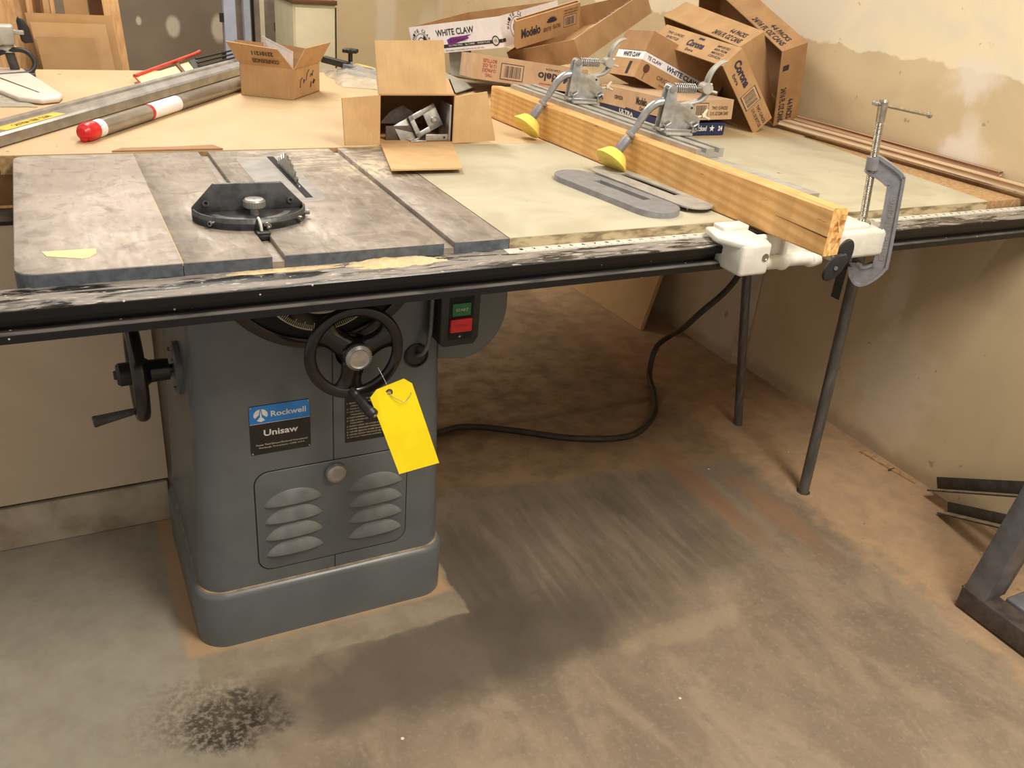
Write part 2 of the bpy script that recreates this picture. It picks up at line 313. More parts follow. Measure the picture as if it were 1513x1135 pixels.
class MB:
    def __init__(s, mat=None, X=None):
        s.bm = bmesh.new(); s.mats = []; s.mi = 0; s.X = X or Matrix()
        if mat: s.use(mat)
    def use(s, mat):
        if mat not in s.mats: s.mats.append(mat)
        s.mi = s.mats.index(mat); return s
    def add(s, vs, fs, smooth=False, X=None):
        X = s.X @ X if X is not None else s.X
        bv = [s.bm.verts.new(X @ V(v)) for v in vs]
        for f in fs:
            try:
                q = s.bm.faces.new([bv[i] for i in f]); q.smooth = smooth; q.material_index = s.mi
            except ValueError: pass
        return s
    def take(s, t, smooth=False, X=None):
        t.verts.index_update()
        s.add([v.co.copy() for v in t.verts], [[v.index for v in f.verts] for f in t.faces], smooth, X); t.free(); return s
    def box(s, a, b, bev=0, X=None, seg=2):
        t = bmesh.new(); bmesh.ops.create_cube(t, size=1)
        a, b = V(a), V(b)
        for v in t.verts: v.co = V([(a[i]+b[i])/2 + v.co[i]*(b[i]-a[i]) for i in range(3)])
        if bev: bmesh.ops.bevel(t, geom=list(t.edges), offset=bev, segments=seg, affect='EDGES', profile=.5)
        return s.take(t, bool(bev), X)
    def prism(s, pts, h0, h1, X=None, bev=0, smooth=False):
        """polygon in local xy extruded along local z"""
        t = bmesh.new(); n = len(pts)
        lo = [t.verts.new((p[0], p[1], h0)) for p in pts]; hi = [t.verts.new((p[0], p[1], h1)) for p in pts]
        t.faces.new(lo[::-1]); top = t.faces.new(hi)
        for i in range(n): t.faces.new((lo[i], lo[(i+1) % n], hi[(i+1) % n], hi[i]))
        bmesh.ops.recalc_face_normals(t, faces=t.faces)
        if bev:
            e = [x for x in t.edges if x.calc_face_angle(0) > .5]
            bmesh.ops.bevel(t, geom=e, offset=bev, segments=2, affect='EDGES', profile=.5)
        return s.take(t, smooth or bool(bev), X)
    def cyl(s, p0, p1, r0, r1=None, n=24, caps=True):
        return s.tube([p0, p1], r0, n, r1=r1, caps=caps)
    def tube(s, pts, r, n=12, r1=None, caps=True, closed=False, X=None):
        pts = [V(p) for p in pts]; m = len(pts)
        if not isinstance(r, (list, tuple)): r = [r + ((r1 if r1 is not None else r)-r)*i/max(1, m-1) for i in range(m)]
        vs, fs = [], []; nrm = None
        for i, p in enumerate(pts):
            if closed: d = pts[(i+1) % m]-pts[i-1]
            else: d = pts[min(i+1, m-1)]-pts[max(i-1, 0)]
            d.normalize()
            if nrm is None:
                nrm = d.cross(V((0, 0, 1)))
                if nrm.length < .1: nrm = d.cross(V((0, 1, 0)))
            nrm = (nrm - d*nrm.dot(d)).normalized(); b = d.cross(nrm)
            for k in range(n):
                a = 2*math.pi*k/n; vs.append(p + (nrm*math.cos(a)+b*math.sin(a))*r[i])
        mm = m if closed else m-1
        for i in range(mm):
            j = (i+1) % m
            for k in range(n):
                k2 = (k+1) % n; fs.append((i*n+k, i*n+k2, j*n+k2, j*n+k))
        s.add(vs, fs, True, X)
        if caps and not closed:
            s.add(vs[:n], [tuple(range(n))[::-1]], False, X); s.add(vs[-n:], [tuple(range(n))], False, X)
        return s
    def lathe(s, prof, p0, axis, n=28, flat=False):
        """profile of (radius, height) about axis from p0"""
        ax = V(axis).normalized(); u = ax.orthogonal().normalized(); w = ax.cross(u); p0 = V(p0)
        for i in range(len(prof)-1):
            vs = []
            for r, h in (prof[i], prof[i+1]):
                for k in range(n):
                    a = 2*math.pi*k/n; vs.append(p0+ax*h+(u*math.cos(a)+w*math.sin(a))*max(r, 1e-4))
            s.add(vs, [(k, (k+1) % n, n+(k+1) % n, n+k) for k in range(n)], not flat)
        return s
    def quad(s, a, b, c, d, th=0):
        """sheet a b c d, optionally with thickness"""
        P = [V(p) for p in (a, b, c, d)]
        if not th: return s.add(P, [(0, 1, 2, 3)])
        nn = (P[1]-P[0]).cross(P[3]-P[0]).normalized()*th
        Q = [p-nn for p in P]
        return s.add(P+Q, [(0, 1, 2, 3), (7, 6, 5, 4), (0, 4, 5, 1), (1, 5, 6, 2), (2, 6, 7, 3), (3, 7, 4, 0)])
    def text(s, body, o, u, v, w, h, bold=0.0, lift=.02, skew=0):
        """lettering fitted to a w x h rectangle whose lower left is o"""
        vs, fs, x0, y0, tw, th = text_geo(body, bold)
        X = frame(o, u, v)
        return s.add([((p.x-x0)/tw*w+skew*(p.y-y0)/th*h, (p.y-y0)/th*h, lift) for p in vs], fs, False, X)
    def rect(s, o, u, v, w, h, lift=.02, at=(0, 0)):
        a, b = at; X = frame(o, u, v)
        return s.add([(a, b, lift), (a+w, b, lift), (a+w, b+h, lift), (a, b+h, lift)], [(0, 1, 2, 3)], False, X)
    def poly(s, pts, o, u, v, lift=.02):
        X = frame(o, u, v); return s.add([(p[0], p[1], lift) for p in pts], [tuple(range(len(pts)))], False, X)
    def ring(s, c, u, v, r0, r1, lift=.02, n=32, a0=0, a1=2*math.pi):
        X = frame(c, u, v); vs = []
        for i in range(n+1):
            a = a0+(a1-a0)*i/n; vs += [(r0*math.cos(a), r0*math.sin(a), lift), (r1*math.cos(a), r1*math.sin(a), lift)]
        return s.add(vs, [(2*i, 2*i+1, 2*i+3, 2*i+2) for i in range(n)], False, X)
    def build(s, name, parent=None, world=True, at=None):
        """world: verts are given in the place's inches; at: origin for a top-level mesh"""
        inv = Matrix()
        if parent is not None and world: inv = ROOT[parent.name].inverted()
        base = Matrix.Translation(V(at)) if at is not None and not isinstance(at, Matrix) else (at or Matrix())
        if parent is None and at is not None and world: inv = base.inverted()
        for v in s.bm.verts: v.co = (inv @ v.co)*S
        me = bpy.data.meshes.new(name); s.bm.normal_update(); s.bm.to_mesh(me); s.bm.free()
        for m in s.mats: me.materials.append(M[m])
        ob = bpy.data.objects.new(name, me); COL.objects.link(ob)
        if parent is not None: ob.parent = parent; ROOT[ob.name] = ROOT[parent.name]
        else:
            b = base.copy(); b.translation = b.translation*S; ob.matrix_world = b; ROOT[ob.name] = base
        return ob
ROOT = {}
def thing(name, loc, label, cat, group=None, mat=None):
    o = bpy.data.objects.new(name, None); COL.objects.link(o); o.empty_display_size = .05
    X = mat.copy() if mat is not None else Matrix.Translation(V(loc))
    ROOT[o.name] = X.copy(); b = X.copy(); b.translation = b.translation*S; o.matrix_world = b
    return tag(o, label, cat, group)
def tag(o, label=None, cat=None, group=None, kind=None):
    if label: o['label'] = label
    if cat: o['category'] = cat
    if group: o['group'] = group
    if kind: o['kind'] = kind
    return o
def rrect(x0, y0, x1, y1, r, n=6, corners=(1, 1, 1, 1)):
    """rounded rectangle, corners: ll lr ur ul"""
    out = []
    for (cx, cy, a0), on in zip(((x0, y0, 180), (x1, y0, 270), (x1, y1, 0), (x0, y1, 90)), corners):
        if not on: out.append((cx, cy)); continue
        ox = cx+r if cx == x0 else cx-r; oy = cy+r if cy == y0 else cy-r
        for i in range(n+1):
            a = math.radians(a0+90*i/n); out.append((ox+r*math.cos(a), oy+r*math.sin(a)))
    return out
def arc(cx, cy, r, a0, a1, n=12):
    return [(cx+r*math.cos(math.radians(a0+(a1-a0)*i/n)), cy+r*math.sin(math.radians(a0+(a1-a0)*i/n))) for i in range(n+1)]
def spline(P, n=8):
    P = [V(p) for p in P]; out = []
    for i in range(len(P)-1):
        p0, p1, p2, p3 = P[max(i-1, 0)], P[i], P[i+1], P[min(i+2, len(P)-1)]
        for k in range(n):
            t = k/n; out.append(.5*((2*p1)+(p2-p0)*t+(2*p0-5*p1+4*p2-p3)*t*t+(3*p1-p0-3*p2+p3)*t**3))
    return out+[P[-1]]
XU, YU, ZU = (1, 0, 0), (0, 1, 0), (0, 0, 1)

# ------------------------------------------------------------------ the setting
def struct(mb, name, **k): return tag(mb.build(name, **k), kind='structure')
mb = MB('floor'); mb.box((-70, -90, -2), (112, 152, 0)); struct(mb, 'floor')
# right wall: near board, then the slightly proud far board past the corner bead
mb = MB('wall_r'); mb.box((87.2, -90, 0), (95, 152, 108)); mb.prism([(87.3, 33.3), (87.3, 152), (85.9, 152), (85.9, 34.6), (87.2, 33.4)], 0, 32.4)
mb.use('curb').prism([(87.2, 33.35), (85.88, 34.55), (85.72, 34.45), (87.05, 33.2)], 1.5, 32.4)
struct(mb, 'wall_right')
mb = MB('wall_b'); mb.box((-70, 150, 0), (95, 154, 108)); struct(mb, 'wall_back')
# low partition behind the saw at the left: concrete curb, drywall, dark gap
mb = MB('curb'); mb.box((-70, 23.1, 0), (8.2, 27, 4.35), .15)
mb.use('gap').box((-70, 23.5, 4.3), (8.2, 27, 5.0))
mb.use('wall_l').box((-70, 22.9, 4.85), (8.25, 26.4, 29.8))
mb.use('gap').box((-70, 22.8, 29.8), (8.2, 26.4, 30.1))
mb.use('wall_l').box((8.25, 23.9, 0), (22, 26.8, 29.8))
struct(mb, 'wall_left')

# ------------------------------------------------------------------ table saw
T = 34.0
saw = thing('table_saw', (18, 14, 0), 'grey cabinet table saw with a dusty cast iron top and black front rail', 'table saw')
# body: rounded section lofted upwards
def loft(mb, secs, caps=True, smooth=True):
    n = len(secs[0][0]); vs = []; fs = []
    for pts, z in secs: vs += [(p[0], p[1], z) for p in pts]
    for i in range(len(secs)-1):
        for k in range(n): fs.append((i*n+k, i*n+(k+1) % n, (i+1)*n+(k+1) % n, (i+1)*n+k))
    mb.add(vs, fs, smooth)
    if caps: mb.add([(p[0], p[1], secs[-1][1]) for p in secs[-1][0]], [tuple(range(n))]); mb.add([(p[0], p[1], secs[0][1]) for p in secs[0][0]], [tuple(range(n))[::-1]])
mb = MB('paint')
sec = lambda a, z: (rrect(8.35+a*.95, 4.7, 28.4-a*.85, 22.2, 2.0, 8), z)
loft(mb, [sec(0, 4.6), sec(.5, 18), sec(1, 31.5)])
mb.build('cabinet_body', saw)
mb = MB('paint')
pl = lambda e, z: (rrect(7.9+e, 4.15+e, 28.75-e, 22.6-e, 2.3-e, 8), z)
loft(mb, [pl(0, 0), pl(0, 4.7), pl(.1, 4.95), pl(.35, 5.1)])
mb.use('chan_dust'); loft(mb, [pl(.3, 5.08), pl(.55, 5.14)], False); mb.add([(p[0], p[1], 5.13) for p in pl(.4, 0)[0]], [tuple(range(36))])
mb.build('base_plinth', saw)
YF = 4.7
# front face work happens in a frame: x right, y up, z out of the face
F = frame((0, YF, 0), XU, ZU)
mb = MB('seam')
mb.box((18.81, 15.2, -.02), (18.88, 25.6, .012), X=F); mb.build('panel_seam', saw)
mb = MB('seam'); mb.box((18.81, 5.1, -.02), (18.88, 6.6, .012), X=F); mb.build('panel_seam', saw)
mb = MB('seam'); mb.prism(rrect(12.72, 6.35, 24.92, 15.55, 1.15), -.03, .012, X=F)
mb.use('paint').prism(rrect(12.8, 6.43, 24.84, 15.47, 1.08), -.03, .075, X=F, bev=.05)
door = mb.build('access_door', saw)
def louver(x0, z0, w=4.55, H=1.15, Pr=.42):
    mb = MB('paint2'); nu, nv = 20, 8; vs = []; fs = []
    for j in range(nv+1):
        v = j/nv
        for i in range(nu+1):
            u = -1+2*i/nu; k = max(0, 1-abs(u)**2.4)
            vs.append((x0+w/2+u*w/2, z0+v*H*(k**.8)+.04*(u+1), .07+Pr*k**.6*math.cos(v*math.pi/2)**.8))
    for j in range(nv):
        for i in range(nu): fs.append((j*(nu+1)+i, j*(nu+1)+i+1, (j+1)*(nu+1)+i+1, (j+1)*(nu+1)+i))
    mb.add(vs, fs, True, F)
    return mb.build('louver', door)
for x0 in (13.35, 19.95):
    for z0 in (12.45, 10.9, 9.35, 7.8): louver(x0, z0)
mb = MB('alu'); kc = V((18.9, YF, 14.55))
mb.lathe([(.78, 0), (.8, .35), (.74, .55), (.55, .62), (0, .62)], kc+V((0, -.07, 0)), (0, -1, 0))
for k in range(28):
    a = 2*math.pi*k/28; c_ = kc+V((math.cos(a)*.79, -.07, math.sin(a)*.79)); mb.cyl(c_, c_+V((0, -.36, 0)), .045, n=5)
mb.build('door_knob', door)
# name plate
mb = MB('plate_black'); mb.prism(rrect(12.7, 17.15, 17.1, 21.2, .12), 0, .05, X=F)
o = V((12.7, YF-.05, 17.15)); u, v = XU, ZU
mb.use('blue').rect(o, u, v, 4.36, 1.45, .012, (.02, 2.58))
mb.use('whiteink').rect(o, u, v, 4.36, .03, .016, (.02, 2.56))
mb.text('Rockwell', o+V((1.55, 0, 3.05)), u, v, 2.55, .46, .02, .02)
mb.text('Unisaw', o+V((.98, 0, 1.5)), u, v, 2.5, .52, .02, .02)
mb.use('creamink').text('Power Tool Division/Rockwell International', o+V((.4, 0, .72)), u, v, 3.75, .15, 0, .02)
mb.text('Pittsburgh, Pennsylvania 15208, U.S.A.', o+V((.6, 0, .45)), u, v, 3.35, .15, 0, .02)
# round three-part emblem
mb.use('whiteink'); ce = o+V((.83, 0, 3.27))
mb.poly([(-.05, .5), (-.3, .42), (-.48, .2), (-.52, -.05), (-.42, -.22), (-.12, .05)], ce, u, v)
mb.poly([(.05, .5), (.12, .05), (.42, -.22), (.52, -.05), (.48, .2), (.3, .42)], ce, u, v)
mb.poly([(0, .45), (-.07, -.15), (-.3, -.42), (0, -.55), (.3, -.42), (.07, -.15)], ce, u, v, .024)
mb.use('zinc')
for a, b in ((.12, .12), (4.28, .12), (.12, 3.93), (4.28, 3.93)): mb.lathe([(.075, 0), (.06, .05), (0, .07)], o+V((a, 0, b)), (0, -1, 0), 10)
mb.build('name_plate', saw)
mb = MB('plate_black'); mb.prism(rrect(19.75, 16.85, 23.6, 20.8, .08), 0, .04, X=F)
o = V((19.75, YF-.04, 16.85)); mb.use('creamink')
mb.text('FOR YOUR OWN SAFETY', o+V((.9, 0, 3.62)), XU, ZU, 2.1, .13, 0, .015)
rows = ['1. READ MANUAL BEFORE', 'OPERATING SAW.', '2. WEAR EYE PROTECTION', '3. USE SAW GUARD FOR', 'THROUGH SAWING.', '4. KEEP HANDS AWAY FROM SAW', '5. USE A PUSH STICK WHEN', 'REQUIRED.', '6. KNOW HOW TO AVOID KICKBACK', '7. NEVER PERFORM FREEHAND', '8. NEVER REACH OVER BLADE', '9. NEVER REACH AROUND BLADE', '10. DO NOT REMOVE JAMMED']
for i, t in enumerate(rows):
    ind = 0 if t[0].isdigit() else .28
    mb.text(t, o+V((.14+ind, 0, 3.36-i*.25)), XU, ZU, .115*len(t), .12, 0, .015)
mb.build('instruction_plate', saw)
# tilt scale slot: dark crescent with a graduated arc
mb = MB('black')
ca = (18.2, 33.2)                               # arc centre in face coordinates
pts = [(ca[0]+7.95*math.cos(a), ca[1]+7.95*math.sin(a)) for a in [math.radians(t) for t in range(200, 342, 4)]]
pts += [(ca[0]+7.2*math.cos(a), ca[1]+7.2*math.sin(a)) for a in [math.radians(t) for t in range(340, 198, -4)]]
mb.prism(pts, -.1, .25, X=F, bev=.05)
mb.use('seam').prism([(ca[0]+7.25*math.cos(math.radians(t)), ca[1]+7.25*math.sin(math.radians(t))) for t in range(200, 342, 5)], -.1, .03, X=F)
sc = mb.build('tilt_scale_slot', saw)
cb = (18.2, 31.0)
mb = MB('black'); mb.prism([(cb[0]+r*math.cos(math.radians(t)), cb[1]+r*math.sin(math.radians(t))) for r, ts in ((4.45, range(185, 356, 5)), (3.0, range(355, 184, -5))) for t in ts], 0, .25, X=F)
mb.use('creamink')
for t in range(0, 80):
    a = math.radians(190+t*2); d = V((math.cos(a), math.sin(a), 0)); p = V((cb[0], cb[1], .27)); q = V((-d.y, d.x, 0))*.022; L = .5 if t % 5 == 0 else .32
    A = p+d*4.3; B = p+d*(4.3-L); mb.add([A-q, A+q, B+q, B-q], [(0, 1, 2, 3)], X=F)
pts = [V((cb[0]+r*math.cos(math.radians(t)), cb[1]+r*math.sin(math.radians(t)), .262)) for t in range(188, 354, 3) for r in (4.3, 4.38)]
mb.add(pts, [(2*i, 2*i+1, 2*i+3, 2*i+2) for i in range(len(pts)//2-1)], X=F)
mb.prism([(cb[0]+r*math.cos(math.radians(t)), cb[1]+r*math.sin(math.radians(t))) for r, ts in ((3.1, range(245, 330, 5)), (2.2, range(325, 240, -5))) for t in ts], 0, .28, X=F)
mb.build('tilt_scale', saw)
# hand wheel: rim, three wide spokes, hub, crank handle, silver lock knob
def handwheel(name, c, ax, up, R, parent, hang, tk=.3, hub=1.7):
    """c centre, ax outward axis, up reference direction, hang angle of crank from up"""
    ax = V(ax).normalized(); up = V(up); side = up.cross(ax).normalized(); up = ax.cross(side).normalized(); c = V(c)
    P = lambda a, r, h: c+(up*math.cos(a)+side*math.sin(a))*r+ax*h
    mb = MB('black'); n = 56; k = 12; vs = []
    for i in range(n):
        a = 2*math.pi*i/n
        for j in range(k):
            b = 2*math.pi*j/k; vs.append(P(a, R-.4+.42*math.cos(b), tk*math.sin(b)))
    mb.add(vs, [(i*k+j, ((i+1) % n)*k+j, ((i+1) % n)*k+(j+1) % k, i*k+(j+1) % k) for i in range(n) for j in range(k)], True)
    for q in range(3):
        a0 = hang+q*2*math.pi/3; vs = []; L = []
        for i in range(9):
            t = i/8; r = .7+(R-1.1)*t; w = (.72+.55*(2*t-1)**2)*(1.0 if r > 1 else .9); h = .28-.34*t
            al = min(1.0, w/r)
            vs += [P(a0-al, r, h), P(a0, r, h+.13), P(a0+al, r, h), P(a0+al, r, h-.32), P(a0-al, r, h-.32)]
        for i in range(8):
            for j in range(5): L.append((i*5+j, i*5+(j+1) % 5, (i+1)*5+(j+1) % 5, (i+1)*5+j))
        mb.add(vs, L, True)
    mb.lathe([(1.05, -.35), (1.1, .1), (.85, .42), (0, .42)], c, ax)
    mb.lathe([(.8, -hub), (.85, -.9), (1.3, -.3)], c, ax)
    mb.cyl(c-ax*3.2, c-ax*1.6, .35)
    return mb.build(name, parent), P
hw, P = handwheel('front_hand_wheel', (19.45, 1.3, 26.15), (0, -1, 0), (0, 0, 1), 3.5, saw, math.radians(188))
mb = MB('alu'); hc = V((19.45, .85, 26.15))
mb.lathe([(.72, 0), (.88, .1), (.9, .5), (.72, .68), (.62, .62), (0, .62)], hc, (0, -1, 0))
for k in range(32):
    a = 2*math.pi*k/32; q = hc+V((math.cos(a)*.9, -.12, math.sin(a)*.9)); mb.cyl(q, q+V((0, -.38, 0)), .045, n=5)
mb.build('lock_knob', hw)
mb = MB('blackm'); p0 = V((19.2, 1.1, 23.3)); dd = V((.42, -.78, -.5)).normalized()
mb.lathe([(.3, -.1), (.34, .3), (.3, .5), (.38, 1.2), (.44, 2.0), (.4, 2.35), (.3, 2.45), (0, 2.45)], p0, dd)
mb.use('steel').lathe([(.17, 2.44), (.17, 2.5), (0, 2.53)], p0, dd); mb.build('crank_handle', hw)
# side hand wheel on the left
hw2, P = handwheel('side_hand_wheel', (6.05, 10.6, 22.1), (-1, 0, 0), (0, 0, 1), 3.6, saw, math.radians(180), .5, 2.2)
mb = MB('blackm'); mb.lathe([(.85, 0), (.85, .9), (.7, 1.1), (.35, 1.12), (.3, 1.3), (0, 1.3)], (5.8, 10.6, 22.1), (-1, 0, 0)); mb.build('lock_knob', hw2)
mb = MB('chan'); mb.lathe([(.22, 0), (.28, .5), (.4, 2.6), (.44, 2.9), (.36, 3.0), (0, 3.0)], (5.7, 10.6, 19.0), (-1, -.05, -.12)); mb.build('crank_handle', hw2)
mb = MB('paint'); mb.lathe([(2.0, 0), (2.0, .35), (1.85, .5), (0, .5)], (9.0, 10.6, 22.1), (-1, 0, 0), 32)
for k in range(4):
    a = math.radians(45+90*k); mb.lathe([(.18, 0), (.14, .14), (0, .16)], (8.5, 10.6+math.cos(a)*1.55, 22.1+math.sin(a)*1.55), (-1, 0, 0), 8)
mb.build('bearing_flange', saw)
# plug hole with cord coming down from the switch
mb = MB('blackm'); mb.lathe([(.98, 0), (.98, .12), (.85, .2), (.78, .05), (0, .05)], (25.35, YF, 23.55), (0, -1, 0))
mb.build('plug_cover', saw)
mb = MB('paint2'); mb.tube(spline([(25.4, 4.5, 23.6), (25.7, 3.9, 24.2), (26.1, 3.95, 25.5), (26.25, 4.1, 28.2), (26.3, 4.2, 31.3)]), .17, 8); mb.build('switch_wire', saw)
# push button switch
sx = V((0, 0, 0)); FS = frame((0, 3.0, 0), (1, 0, .0), ZU)
sw = MB('blackm'); sw.prism([(26.5, 25.0), (26.8, 24.75), (29.3, 24.75), (29.65, 25.3), (29.65, 29.2), (26.5, 29.2)], -2.0, 0, X=FS, bev=.1)
sw.use('seam').prism(rrect(27.15, 24.95+.35, 29.1, 28.9, .2), 0, .05, X=FS); swo = sw.build('switch_box', saw)
mb = MB('green'); mb.box((27.35, 27.2, 0), (28.85, 28.25, .16), .06, X=FS); mb.use('creamink').text('START', V((27.62, 2.83, 27.62)), XU, ZU, .98, .22, 0, .012); mb.build('start_button', swo)
mb = MB('red'); mb.box((27.2, 25.95, 0), (28.95, 27.05, .3), .08, X=FS); mb.use('redink').text('STOP', V((27.6, 2.69, 26.4)), XU, ZU, .95, .2, 0, .012); mb.build('stop_button', swo)
mb = MB('zinc'); mb.lathe([(.1, 0), (.08, .06), (0, .07)], (28.05, 2.95, 25.55), (0, -1, 0), 12); mb.build('screw', swo)
# curved motor cover on the right side
mb = MB('paint'); prof = [(27.4, 31)]
prof += [(27.4, 22.6)] + [(29.3+3.9*math.sin(math.radians(t)), 26.5-4.2*math.cos(math.radians(t))) for t in range(5, 91, 7)] + [(33.1, 31)]
mb.prism(prof, -14, 0, X=frame((0, 5.4, 0), XU, ZU), bev=.15)
mb.build('motor_cover', saw)
# cast iron top with two mitre slots
mb = MB('iron')
z0 = 32.95
for a, b in ((8.74, 13.87), (14.62, 25.17), (25.92, 30.0)): mb.box((a, 0, z0), (b, 27, T), .04, seg=1)
for a, b in ((13.85, 14.64), (25.15, 25.94)): mb.box((a, .0, z0), (b, 26.95, T-.38))
mb.use('iron_edge')
for a, b in ((8.74, 13.87), (14.62, 25.17), (25.92, 30.0)): mb.box((a, -.03, z0-.02), (b, .03, T-.06))
mb.box((9.5, 3.6, 31.3), (29, 25, z0))
mb.build('table_top', saw)
mb = MB('iron_wing'); mb.prism(rrect(.05, 0, 8.7, 27, 1.1, 8, (1, 0, 0, 1)), z0, T, bev=.03); mb.use('dust').box((8.69, 0, T-.2), (8.75, 13, T-.015)); mb.use('iron_wing').box((8.69, 13, T-.2), (8.75, 27, T-.012))
mb.use('iron_edge').prism(rrect(.02, -.03, 8.68, 27.02, 1.12, 8, (1, 0, 0, 1)), z0-.01, T-.07); mb.build('extension_wing', saw)
mb = MB('insert'); mb.prism(rrect(16.4, 10.9, 20.5, 24.6, .9), T-.06, T+.012)
mb.use('seam').box((19.05, 11.9, T-.05), (19.62, 24.55, T+.02)); mb.build('blade_insert', saw)
# saw blade
mb = MB('steel'); bc = V((19.35, 18.4, T+1.6-5)); NB = 40; pts = []
for k in range(NB):
    a = 2*math.pi*k/NB
    for da, r in ((0, 5.0), (.05, 5.0), (.062, 4.62), (.115, 4.66)): pts.append(((r)*math.cos(a+da), (r)*math.sin(a+da)))
mb.prism(pts, -.055, .055, X=frame(bc, YU, ZU)); mb.build('saw_blade', saw)
# front rail
rp = [(.1, 33.2), (-2.9, 33.2), (-3.0, 33.1), (-3.0, 32.62), (-2.35, 32.5), (-2.35, 31.95), (-2.8, 31.93), (-3.02, 31.8), (-3.05, 31.35), (-2.0, 31.3), (-2.0, 30.9), (.1, 30.9)]
mb = MB('rail'); mb.prism(rp, -22, 86.8, X=Matrix(((0, 0, 1, 0), (1, 0, 0, 0), (0, 1, 0, 0), (0, 0, 0, 1))))
rail = mb.build('front_rail', saw)
mb = MB('whitecast'); mb.box((29.6, -.95, 33.2), (86.5, -.02, 33.235)); mb.use('ink')
xx = 30.0; k = 0
while xx < 86:
    L = .34 if k % 8 == 0 else (.24 if k % 4 == 0 else .14)
    mb.add([(xx, -.93, 33.242), (xx+.035, -.93, 33.242), (xx+.035, -.93+L, 33.242), (xx, -.93+L, 33.242)], [(0, 1, 2, 3)])
    if k % 8 == 0 and k: mb.use('redink' if (k//8) % 12 == 0 else 'ink'); mb.text(str(k//8), V((xx-.3, -.52, 33.235)), XU, YU, .26, .32, .02, .008); mb.use('ink')
    xx += .125; k += 1
mb.build('measuring_tape', rail)


# sawdust heaps on the rail
def heap(name, cx, cy, rx, ry, h, z, label, mat='dust', n=500):
    mb = MB(mat); N = 26; vs = []; idx = {}
    for i in range(N+1):
        for j in range(N+1):
            u = -1+2*i/N; v = -1+2*j/N; r = math.hypot(u, v)
            w = mnoise.noise(V((u*3+cx, v*3, 1.7)))*.5+mnoise.noise(V((u*9, v*9+cy, .3)))*.25
            hh = (1-r*1.05+w*.9); idx[i, j] = len(vs); vs.append((cx+u*rx, cy+v*ry, z+max(-.02, min(hh, .45)*h)+.002))
    fs = [(idx[i, j], idx[i+1, j], idx[i+1, j+1], idx[i, j+1]) for i in range(N) for j in range(N) if max(vs[idx[i+a, j+b]][2] for a in (0, 1) for b in (0, 1)) > z]
    mb.add(vs, fs, True)
    return tag(mb.build(name, at=(cx, cy, z)), label, 'sawdust', kind='stuff')
heap('sawdust', 21.6, -.75, 3.4, .95, .35, 33.2, 'pale sawdust heap on the black front rail below the saw blade')
heap('sawdust', 14.6, -.45, 3.6, .4, .12, 33.2, 'thin ridge of sawdust on the rail in front of the mitre slot')
mb = MB('masking'); mb.prism([(1.45, 3.6), (4.35, 3.55), (4.3, 2.7), (3.9, 2.05), (3.45, 1.95), (1.7, 2.75)], T+.002, T+.03)
tag(mb.build('tape_scrap', at=(2.9, 2.8, T)), 'torn scrap of cream tape on the front left of the saw top', 'tape')

# ------------------------------------------------------------------ mitre gauge
mg = thing('miter_gauge', (14.2, 8, T), 'black mitre gauge with a silver knob standing in the left slot', 'mitre gauge')
FG = frame((0, 8.1, 0), XU, ZU)
mb = MB('gauge'); mb.prism([(10.5, 34.03), (17.9, 34.03), (17.9, 34.75), (16.45, 36.3), (11.95, 36.35), (10.5, 34.8)], -.22, 0, X=FG, bev=.05); fp = mb.build('face_plate', mg)
for px_, pz in ((11.4, 35.1), (17.0, 35.05)):
    mb = MB('steel'); mb.lathe([(.22, 0), (.22, .12), (.13, .12), (.11, .02), (0, .02)], (px_, 8.1, pz), (0, -1, 0), 14); mb.use('seam').lathe([(.1, .025), (0, .03)], (px_, 8.1, pz), (0, -1, 0), 8); mb.build('screw', fp)
mb = MB('gauge')
rim = [(14.2+3.72*math.cos(math.radians(t)), 8.0+3.05*math.sin(math.radians(t))) for t in range(180, 361, 6)]
mb.prism(rim, T+.02, T+.5, bev=.04)
for i in range(len(rim)-1):
    a, b = V((*rim[i], 0)), V((*rim[i+1], 0)); c0 = V((14.2, 8.0, 0)); ia = c0+(a-c0)*.955; ib = c0+(b-c0)*.955
    mb.add([(a.x, a.y, T), (b.x, b.y, T), (b.x, b.y, T+.78), (a.x, a.y, T+.78), (ia.x, ia.y, T+.78), (ib.x, ib.y, T+.78), (ia.x, ia.y, T+.4), (ib.x, ib.y, T+.4)], [(0, 1, 2, 3), (3, 2, 5, 4), (4, 5, 7, 6)], True)
mb.use('alu'); pts = []
for t in range(196, 345, 4):
    for r in (.62, .74): pts.append((14.2+3.72*r*math.cos(math.radians(t)), 8.0+3.05*r*math.sin(math.radians(t)), T+.515))
mb.add(pts, [(2*i, 2*i+1, 2*i+3, 2*i+2) for i in range(len(pts)//2-1)])
mb.build('protractor_head', mg)
for t in (222, 318, 345):
    a = math.radians(t); d = V((math.cos(a), math.sin(a)*.9, 0)).normalized(); q = V((14.2+3.72*math.cos(a), 8+3.05*math.sin(a), T+.4))
    mb = MB('steel'); mb.cyl(q-d*.1, q+d*.3, .17, n=12); mb.use('seam').cyl(q+d*.29, q+d*.31, .1, n=8); mb.build('stop_screw', mg)
mb = MB('alu'); mb.lathe([(.3, 0), (.3, .5), (.62, .52), (.7, .6), (.7, 1.0), (.6, 1.1), (.1, 1.1), (.05, 1.06), (0, 1.06)], (14.35, 7.0, T+.45), ZU)
for k in range(26):
    a = 2*math.pi*k/26; mb.cyl((14.35+.7*math.cos(a), 7+.7*math.sin(a), T+1.08), (14.35+.7*math.cos(a), 7+.7*math.sin(a), T+1.44), .035, n=5)
mb.build('clamp_knob', mg)
mb = MB('blackm'); mb.box((13.9, 3.9, T-.3), (14.6, 16, T+.01), .02, seg=1); mb.box((13.85, 3.95, T-.05), (14.7, 4.7, T+.16), .03); mb.build('guide_bar', mg)
